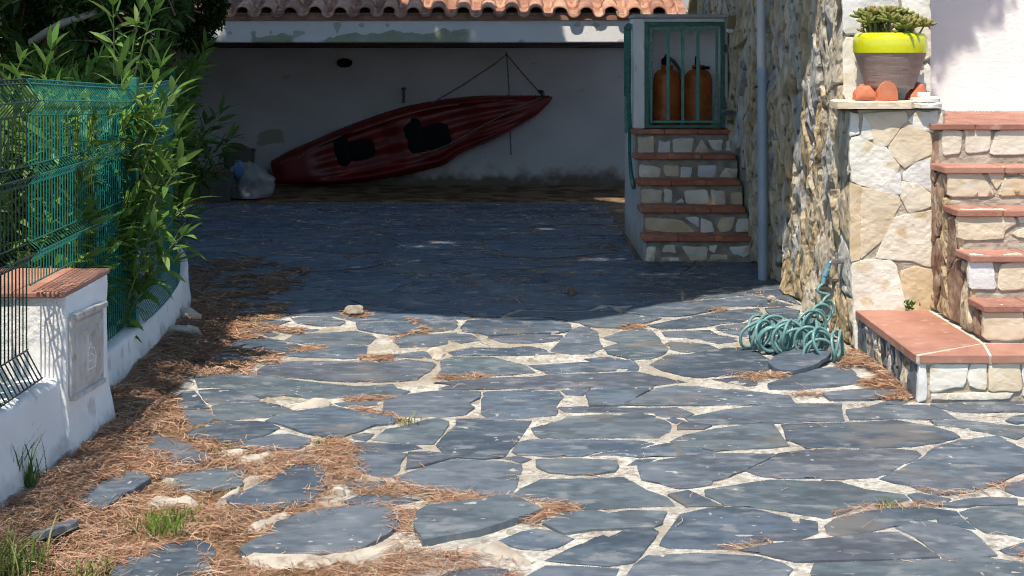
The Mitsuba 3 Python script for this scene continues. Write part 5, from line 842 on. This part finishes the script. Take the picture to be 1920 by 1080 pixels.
for (n, fn, lab, sd) in (
    (330, lambda i: (lambda x, y, a, l, z: ((x, y, z), (x + .25 * math.cos(a), y + .25 * math.sin(a), z + l)))(-2.47 - abs(rp_.normal(0, .4)), rp_.uniform(7.95, 9.9), rp_.uniform(0, 6.28), rp_.uniform(.25, .5), rp_.uniform(.15, 1.25)), 'oleander bush filling the space behind the green mesh panel', 1),
    (190, lambda i: (lambda x, y, a, l, z: ((x, y, z), (x + .10 * math.cos(a), y + .15 * math.sin(a), z + l)))(rp_.uniform(-3.3, -2.45), rp_.uniform(5.2, 6.55), rp_.uniform(0, 6.28), rp_.uniform(.25, .4), rp_.uniform(.1, 1.22)), 'oleander bush beside the near mesh panel, added mostly out of view to shade the pillar', 3),  # bush added for the shade it throws on the letterbox pillar
    (260, lambda i: (lambda x, y, a, l, z: ((x, y, z), (x + .25 * math.cos(a), y + .25 * math.sin(a), z + l)))(-2.75 - abs(rp_.normal(0, .6)), rp_.uniform(9.9, 12.8), rp_.uniform(0, 6.28), rp_.uniform(.25, .5), rp_.uniform(.2, 1.6)), 'shaded oleander bush behind the curved fence', 2)):
    bk = thing('oleander', lab, 'oleander bush')
    mesh_, col_, st_ = oleander_mass(n, fn, np.random.default_rng(sd))
    put('foliage', mesh_, 'vleaf', bk, color=col_, kind='stuff'); put('stems', st_.mesh(), 'stem', bk, kind='stuff')
bk = thing('oleander', 'oleander shoot with leaf colour darkened for shade leaning into the driveway from behind the curved wall', 'oleander bush')
tips = [((335, 345), (412, 215), 12.0), ((338, 345), (432, 262), 12.0), ((335, 350), (420, 300), 12.1), ((330, 360), (385, 235), 12.2), ((325, 360), (395, 330), 12.1)]
mesh_, col_, st_ = oleander_mass(len(tips), lambda i: (PXP(*tips[i][0], tips[i][2] + .2), PXP(*tips[i][1], tips[i][2])), np.random.default_rng(4), (6, 9), (.14, .2), ((.07, .13, .04), (.05, .10, .03)))  # leaf greens darkened here to stand for shade
put('foliage', mesh_, 'vleaf', bk, color=col_, kind='stuff'); put('stems', st_.mesh(), 'stem', bk, kind='stuff')
# tall dark tree behind the fence
r = np.random.default_rng(31)
tr = thing('garden_tree', 'tall dark leafy tree with a bare grey limb behind the fence', 'tree')
put('trunk', MB().tube([(-4.3, 12.6, -.1), (-4.25, 12.6, 1.0), (-4.0, 12.5, 1.7), (-3.6, 12.3, 2.4), (-3.3, 12.3, 3.4)], [.11, .1, .09, .075, .05], 10).mesh(), 'bark', tr, smooth=50)
put('limb', MB().tube([PXP(60, 80, 11.2) , PXP(85, 62, 11.1), PXP(120, 42, 11.0), PXP(165, 28, 11.0), PXP(200, 18, 11.1), PXP(240, 24, 11.3)], [.035, .032, .03, .026, .022, .014], 8).mesh(), 'grey_branch', tr, smooth=50)
def tree_shoot(i):
    while True:
        X, Y, y = r.uniform(-160, 345), r.uniform(-190, 118), r.uniform(10.9, 13.6)
        if Y < 70 + 55 * math.sin(X * .05) * (X > -50): break
    t_ = PXP(X, Y, y); a = r.uniform(0, 6.28); l = r.uniform(.2, .45)
    return t_ - [.2 * math.cos(a), .2 * math.sin(a), l * r.uniform(-.6, 1)], t_
mesh_, col_, st_ = oleander_mass(520, tree_shoot, r, (6, 10), (.11, .17), ((.05, .10, .03), (.035, .08, .025), (.07, .13, .035)))
put('crown', mesh_, 'vleaf', tr, color=col_, kind='stuff'); put('twigs', st_.mesh(), 'bark', tr, kind='stuff')
# small leaved climber hanging in front of the carport beam
tr = thing('hanging_creeper', 'dark small leaved creeper hanging in front of the carport beam', 'creeper')
n = 5200; B = []; cen = [PXP(X, Y, 15.5) for X, Y in ((372, -40), (345, 10), (392, 35), (372, 75), (350, 60), (405, 10), (330, 50))]; rad = [.3, .28, .16, .14, .2, .13, .22]
while len(B) < n:
    k = r.integers(0, 7); q = r.normal(0, 1, 3); q = q / np.linalg.norm(q) * r.random() ** .45 * rad[k]; B.append(cen[k] + q * [1, 1.4, 1.05])
B = np.array(B); D = r.normal(0, 1, (n, 3)) + [0, 0, -.5]
V, F = bulk_leaves(B, D, r.uniform(.035, .06, n), r.uniform(.022, .034, n), .2, r)
c = np.array([(.035, .075, .018), (.05, .09, .022), (.025, .055, .015)])[r.integers(0, 3, n)] * r.uniform(.7, 1.2, (n, 1))
put('foliage', (V, F), 'vleaf', tr, color=np.repeat(c, 8, 0), kind='stuff')
put('stem', MB().tube([(-3.9, 15.6, -.1), (-3.75, 15.6, 1.0), (-3.5, 15.55, 1.9), (-3.35, 15.5, 2.4), (-3.2, 15.5, 2.7)], [.04, .035, .03, .022, .015], 6).mesh(), 'bark', tr)
# hedge added at the far left to keep the background dark
n = 26000; hd = thing('hedge', 'dense dark hedge added to keep the gap behind the curved fence dark', 'hedge')
B = np.c_[r.uniform(-8.5, -3.75, n), r.uniform(14.8, 16.6, n), r.uniform(0, 3.3, n)]; D = r.normal(0, 1, (n, 3)) + [.2, -.6, -.1]
B[:, 0] -= .35 * r.random(n) + .35 * np.sin(B[:, 2] * 3 + B[:, 1] * 2)
V, F = bulk_leaves(B, D, r.uniform(.08, .15, n), r.uniform(.03, .05, n), .2, r)
c = np.array([(.03, .065, .018), (.045, .085, .022), (.025, .05, .015)])[r.integers(0, 3, n)] * r.uniform(.7, 1.2, (n, 1))
put('foliage', (V, F), 'vleaf', hd, color=np.repeat(c, 8, 0), kind='stuff')
put('stems', MB().tube([(-5, 15.8, -.1), (-5, 15.8, 1.5), (-4.9, 15.8, 2.6)], .05, 6).tube([(-6.8, 15.8, -.1), (-6.8, 15.8, 2.5)], .05, 6).mesh(), 'bark', hd, kind='stuff')
# umbrella pine over the driveway (above the frame): its crown shades the carport end, its needles litter the drive
SP = Polygon([(-8.0, 11.6), (-5.0, 11.0), (-3.0, 10.75), (-2.07, 10.92), (-1.25, 11.28), (-.6, 11.12), (-.23, 10.96), (.46, 10.82), (.8, 11.1), (1.1, 11.5), (1.5, 11.9), (1.93, 12.3), (2.3, 12.66), (2.71, 12.12), (3.2, 12.45), (3.74, 12.8), (4.45, 13.12), (5.6, 14.0),
              (5.2, 16.4), (4.2, 18.4), (2.9, 19.6), (1.6, 19.55), (1.17, 20.0), (1.12, 20.55), (.5, 20.72), (-.6, 20.85), (-1.1, 21.4), (-1.5, 22.4), (-3.0, 22.6), (-5.6, 22.0), (-7.8, 18.5), (-8.6, 15)])
HOLES = [(-.75, 15.4, .16, .10), (.85, 14.15, .22, .07), (.38, 16.6, .12, .10), (-.9, 15.05, .25, .05), (-2.05, 12.75, .12, .08), (1.35, 13.2, .18, .05), (-3.4, 20.6, .2, .2)]
r = np.random.default_rng(77); sx, sy = SUN[0], SUN[1]
def crown_points(n):
    b = SP.bounds; out = []
    while sum(map(len, out)) < n:
        q = np.c_[r.uniform(b[0], b[2], n), r.uniform(b[1], b[3], n)]; q = q[contains_xy(SP, q[:, 0], q[:, 1])]
        for hx, hy, ha, hb in HOLES: q = q[((q[:, 0] - hx) / ha) ** 2 + ((q[:, 1] - hy) / hb) ** 2 > 1]
        out.append(q)
    return np.vstack(out)[:n]
n = 190000; q = crown_points(n); q = np.vstack([q, q[(q[:, 0] > 2.2)]  + r.normal(0, .08, (int((q[:, 0] > 2.2).sum()), 2))]); n = len(q)
cx_, cy_ = -1.6, 16.0; rr = np.sqrt(((q[:, 0] - cx_) / 7) ** 2 + ((q[:, 1] - cy_) / 5.4) ** 2)
h = 6.3 + 1.5 * np.sqrt(np.clip(1 - .6 * rr ** 2, 0, 1)) * (.35 + .65 * r.random(n)) + .5 * NF(np.c_[q * .9, q[:, 0] * 0], 5)
C = np.c_[q[:, 0] + sx * h, q[:, 1] + sy * h, h]
d1 = r.normal(0, 1, (n, 3)); d1 /= np.linalg.norm(d1, axis=1, keepdims=True); d2 = np.cross(d1, r.normal(0, 1, (n, 3))); d2 /= np.linalg.norm(d2, axis=1, keepdims=True)
V = np.stack([C - d2 * .028, C + d2 * .028, C + d1 * .2], 1)
cen_ = V.mean(1); pr_ = np.c_[cen_[:, 0] - sx * cen_[:, 2], cen_[:, 1] - sy * cen_[:, 2]]
tipp = V[:, 2]; tp_ = np.c_[tipp[:, 0] - sx * tipp[:, 2], tipp[:, 1] - sy * tipp[:, 2]]
ok = contains_xy(SP.buffer(.03), tp_[:, 0], tp_[:, 1])
for hx, hy, ha, hb in HOLES: ok &= ((tp_[:, 0] - hx) / ha) ** 2 + ((tp_[:, 1] - hy) / hb) ** 2 > .7
V = V[ok]; n = len(V)
c = np.array([(.045, .085, .025), (.06, .105, .03), (.035, .07, .022)])[r.integers(0, 3, n)]
pt = thing('pine_tree', 'umbrella pine whose crown shades the carport end of the driveway', 'pine tree')
put('crown', (V.reshape(-1, 3), np.arange(3 * n).reshape(-1, 3)), 'vcol', pt, color=np.repeat(c, 3, 0), kind='stuff')
tk = np.array([(-5.9, 10.4, -.1), (-5.8, 10.4, 2.2), (-5.2, 9.9, 4.4), (-4.3, 9.3, 6.3)])
put('trunk', tube(cat_spline(tk, 14), np.linspace(.26, .15, 14), 12), 'bark', pt, smooth=50)
lm = MB()
for e in ((-1.5, 8.6, 6.9), (.8, 9.6, 6.7), (-2.5, 11.5, 6.9), (-.2, 13.4, 6.9), (-5.0, 12.6, 6.9), (-7.2, 12.0, 6.7), (-6.8, 8.8, 6.7), (2.2, 12.6, 6.8)):
    lm.tube(cat_spline([(-4.3, 9.3, 6.25), ((e[0] - 4.3) / 2, (e[1] + 9.3) / 2, 6.45), e], 8), np.linspace(.11, .03, 8), 8)
put('limb', lm.mesh(), 'bark', pt, smooth=50)
# ---------------------------------------------------------------- needle litter
r = np.random.default_rng(99)
keep_off = unary_union([q.buffer(-.012) for q in TR] + [Polygon(s).buffer(-.03) for s in LU])
deep = keep_off.buffer(-.045)
def sample(poly, n):
    out = []; b = poly.bounds; t = 0
    while t < n:
        q = np.c_[r.uniform(b[0], b[2], n), r.uniform(b[1], b[3], n)]; q = q[contains_xy(poly, q[:, 0], q[:, 1])]; out.append(q); t += len(q)
    return np.vstack(out)[:n]
pts, zz = [], []
def litter(poly, dens, lift=.02, patchy=0.0):
    q = sample(poly, max(20, int(poly.area * dens)))
    ins = contains_xy(keep_off, q[:, 0], q[:, 1]); dp_ = contains_xy(deep, q[:, 0], q[:, 1])
    rim = ins & ~dp_
    ok = (~ins) | (rim & (r.random(len(q)) < .16)) | (dp_ & (r.random(len(q)) < .006))
    if patchy: ok &= meshkit.fbm(np.c_[q * 4, q[:, 0] * 0], 3, 3) > patchy
    q = q[ok]; top = ins[ok]
    pts.append(q); zz.append(np.where(top, .004 + r.random(len(q)) * .005, bedz(q[:, 0], q[:, 1]) + .4 * mound(q[:, 0], q[:, 1]) + .003 + r.random(len(q)) ** 1.5 * lift))
P_ = [Polygon(p).buffer(0) for p in NE]
main = P_[0].difference(Polygon([(wx(y) + .0, y) for y in np.linspace(4, 12, 60)] + [(-4, 12), (-4, 4)]).buffer(0))
litter(main, 5600, .026, .45); litter(main, 1000, .02); litter(Polygon([(wx(y) - .02, y) for y in np.linspace(4.6, 10, 30)] + [(wx(y) + .28, y) for y in np.linspace(10, 4.6, 30)]).buffer(0), 7000, .03)
for p in P_[1:]: litter(p, 4200, .016)
litter(Polygon([(2.08, 8.4), (2.26, 8.38), (2.26, 9.75), (2.12, 9.75), (2.02, 9.2)]), 9000, .02)
litter(Polygon([(-2.55, 10.8), (-1.7, 10.9), (-1.75, 12.5), (-1.9, 14.2), (-3.3, 14.3), (-2.75, 13.0)]), 2600, .02, .5)
litter(Polygon([(wx(y), y) for y in np.linspace(9.0, 12.2, 20)] + [(-1.9, 12.2), (-1.7, 10.6), (-1.75, 9.0)]).buffer(0), 4500, .02, .42)
litter(Polygon([(-2.0, 5.0), (3.2, 5.0), (2.2, 11.0), (-1.9, 11.0)]), 60, .004)
litter(Polygon([(-2.6, 11.0), (2.2, 11.5), (1.2, 19.3), (-3.8, 19.3)]), 220, .004, .5)
q = np.vstack(pts); z = np.concatenate(zz); n = len(q)
a = r.uniform(0, 2 * math.pi, n); L = r.uniform(.06, .13, n); w = r.uniform(.0011, .0018, n) * np.clip(q[:, 1] / 7, .8, 2.2)
d = np.c_[np.cos(a), np.sin(a), r.normal(0, .13, n)]; s = np.c_[-np.sin(a), np.cos(a), r.normal(0, .3, n)]
cv = r.normal(0, .12, n)[:, None] * s * L[:, None] * [1, 1, 0]; c0 = np.c_[q, z]; up = np.c_[np.zeros((n, 2)), np.abs(r.normal(0, .006, n))]
p0, p1, p2 = c0 - d * L[:, None] / 2, c0 + cv + up, c0 + d * L[:, None] / 2
V = np.stack([p0 - s * w[:, None], p0 + s * w[:, None], p1 - s * w[:, None], p1 + s * w[:, None], p2 - s * w[:, None], p2 + s * w[:, None]], 1)
V[:, :, 2] = np.maximum(V[:, :, 2], -.012)
F = np.array([[0, 2, 1], [1, 2, 3], [2, 4, 3], [3, 4, 5]])
c = np.array([(.47, .28, .185), (.35, .20, .13), (.56, .40, .29), (.22, .125, .08), (.50, .41, .31)])[r.choice(5, n, p=[.30, .25, .15, .18, .12])] * r.uniform(.8, 1.2, (n, 1))
put('pine_needles', (V.reshape(-1, 3), (F[None] + (np.arange(n) * 6)[:, None, None]).reshape(-1, 3)), 'vcol', color=np.repeat(c, 6, 0), label='dry orange brown pine needles littering the driveway joints', cat='pine needles', kind='stuff')
print('needles', n)
# ---------------------------------------------------------------- grass and weeds
def tuft(X, Y, n, spread, hgt, lab, cols, name='grass_tuft', cat='grass tuft', lean=.7, wd=.0028, seed=0, vert=False):
    r = np.random.default_rng(seed + 500); c0 = G(X, Y); V, F, Cc = [], [], []
    for i in range(n):
        b = np.array([c0[0] + r.normal(0, spread), c0[1] + r.normal(0, spread * 1.2), -.005]); a = r.uniform(0, 6.28); hh = hgt * r.uniform(.45, 1.15); ln = lean * r.uniform(.2, 1.2) * hh
        if vert: ln *= .6
        t = np.linspace(0, 1, 5)[:, None]; p = b + np.hstack([math.cos(a) * ln * t ** 2, math.sin(a) * ln * t ** 2, hh * t * (1 - .28 * lean * t)])
        sd = np.array([-math.sin(a), math.cos(a), .2]); w = wd * np.array([.8, 1, .9, .6, .05])[:, None] * r.uniform(.7, 1.3)
        v = np.hstack([p - sd * w, p + sd * w]).reshape(-1, 3); k = len(V) * 10
        V.append(v); F += [[k + 2 * j, k + 2 * j + 2, k + 2 * j + 1] for j in range(4)] + [[k + 2 * j + 1, k + 2 * j + 2, k + 2 * j + 3] for j in range(4)]
        Cc.append(np.tile(np.array(cols[r.integers(0, len(cols))]) * r.uniform(.8, 1.2), (10, 1)))
    put('blades', (np.vstack(V), np.array(F)), 'vleaf', thing(name, lab, cat), color=np.vstack(Cc), kind='stuff')
GR = ((.16, .26, .05), (.10, .20, .035), (.24, .30, .09)); DRY = ((.42, .38, .2), (.34, .32, .14), (.2, .26, .08))
tuft(310, 985, 210, .065, .07, 'bushy bright green grass tuft among needles at the bottom left', GR, seed=1)
tuft(28, 1068, 150, .06, .17, 'large clump of long arching grass in the bottom left corner', ((.12, .2, .05), (.2, .27, .09), (.33, .34, .14)), seed=2, lean=.9)
tuft(45, 930, 60, .035, .32, 'tall dark grass growing against the white wall at the left edge', ((.07, .13, .03), (.10, .17, .04)), seed=3, lean=.45, wd=.004)
tuft(172, 1078, 70, .04, .07, 'small grass tuft at the bottom edge left of a big slab', DRY, seed=4)
tuft(762, 792, 60, .035, .04, 'yellow green grass in a mortar joint in the middle of the driveway', DRY, seed=5)
tuft(605, 835, 50, .03, .04, 'small green weed in needles below the long rounded slab', GR, seed=6)
tuft(430, 848, 60, .05, .035, 'yellowish grass between slabs on the left side', DRY, seed=7)
tuft(472, 607, 45, .04, .06, 'dry pale grass tuft on the edge of the shade at the left', ((.5, .46, .3), (.42, .4, .22)), seed=8)
tuft(1668, 948, 45, .035, .03, 'low green weed in a joint near the right edge', GR, seed=9)
tuft(700, 785, 30, .03, .03, 'tiny yellow grass beside needles left of the mid driveway joint', DRY, seed=10)
tuft(1790, 795, 30, .05, .015, 'flat yellow moss strip in a joint at the right', DRY, seed=11)
tuft(220, 745, 26, .05, .14, 'few dry stalks standing at the foot of the letterbox pillar', ((.42, .32, .2), (.36, .25, .16)), name='dry_stalks', cat='dry stalks', seed=12, lean=.5, wd=.0022)
r = np.random.default_rng(3); wd_ = thing('weed', 'small leafy weed growing where the landing meets the stone pillar', 'weed'); c0 = np.array([2.60, 9.76, .27]); mb = MB(); cc = []
for i in range(26):
    d = np.array([r.normal(0, .5), r.normal(-.2, .4), 1.0]); v, f = leaf(c0 + [r.normal(0, .02), r.normal(0, .01), r.uniform(0, .05)], d, np.array([0, -1.0, .3]), r.uniform(.02, .04), .011, .3, 3); mb.add(v, f); cc.append(np.tile(np.array([.06, .12, .025]) * r.uniform(.7, 1.3), (len(v), 1)))
put('leaves', mb.mesh(), 'vleaf', wd_, color=np.vstack(cc), kind='stuff')
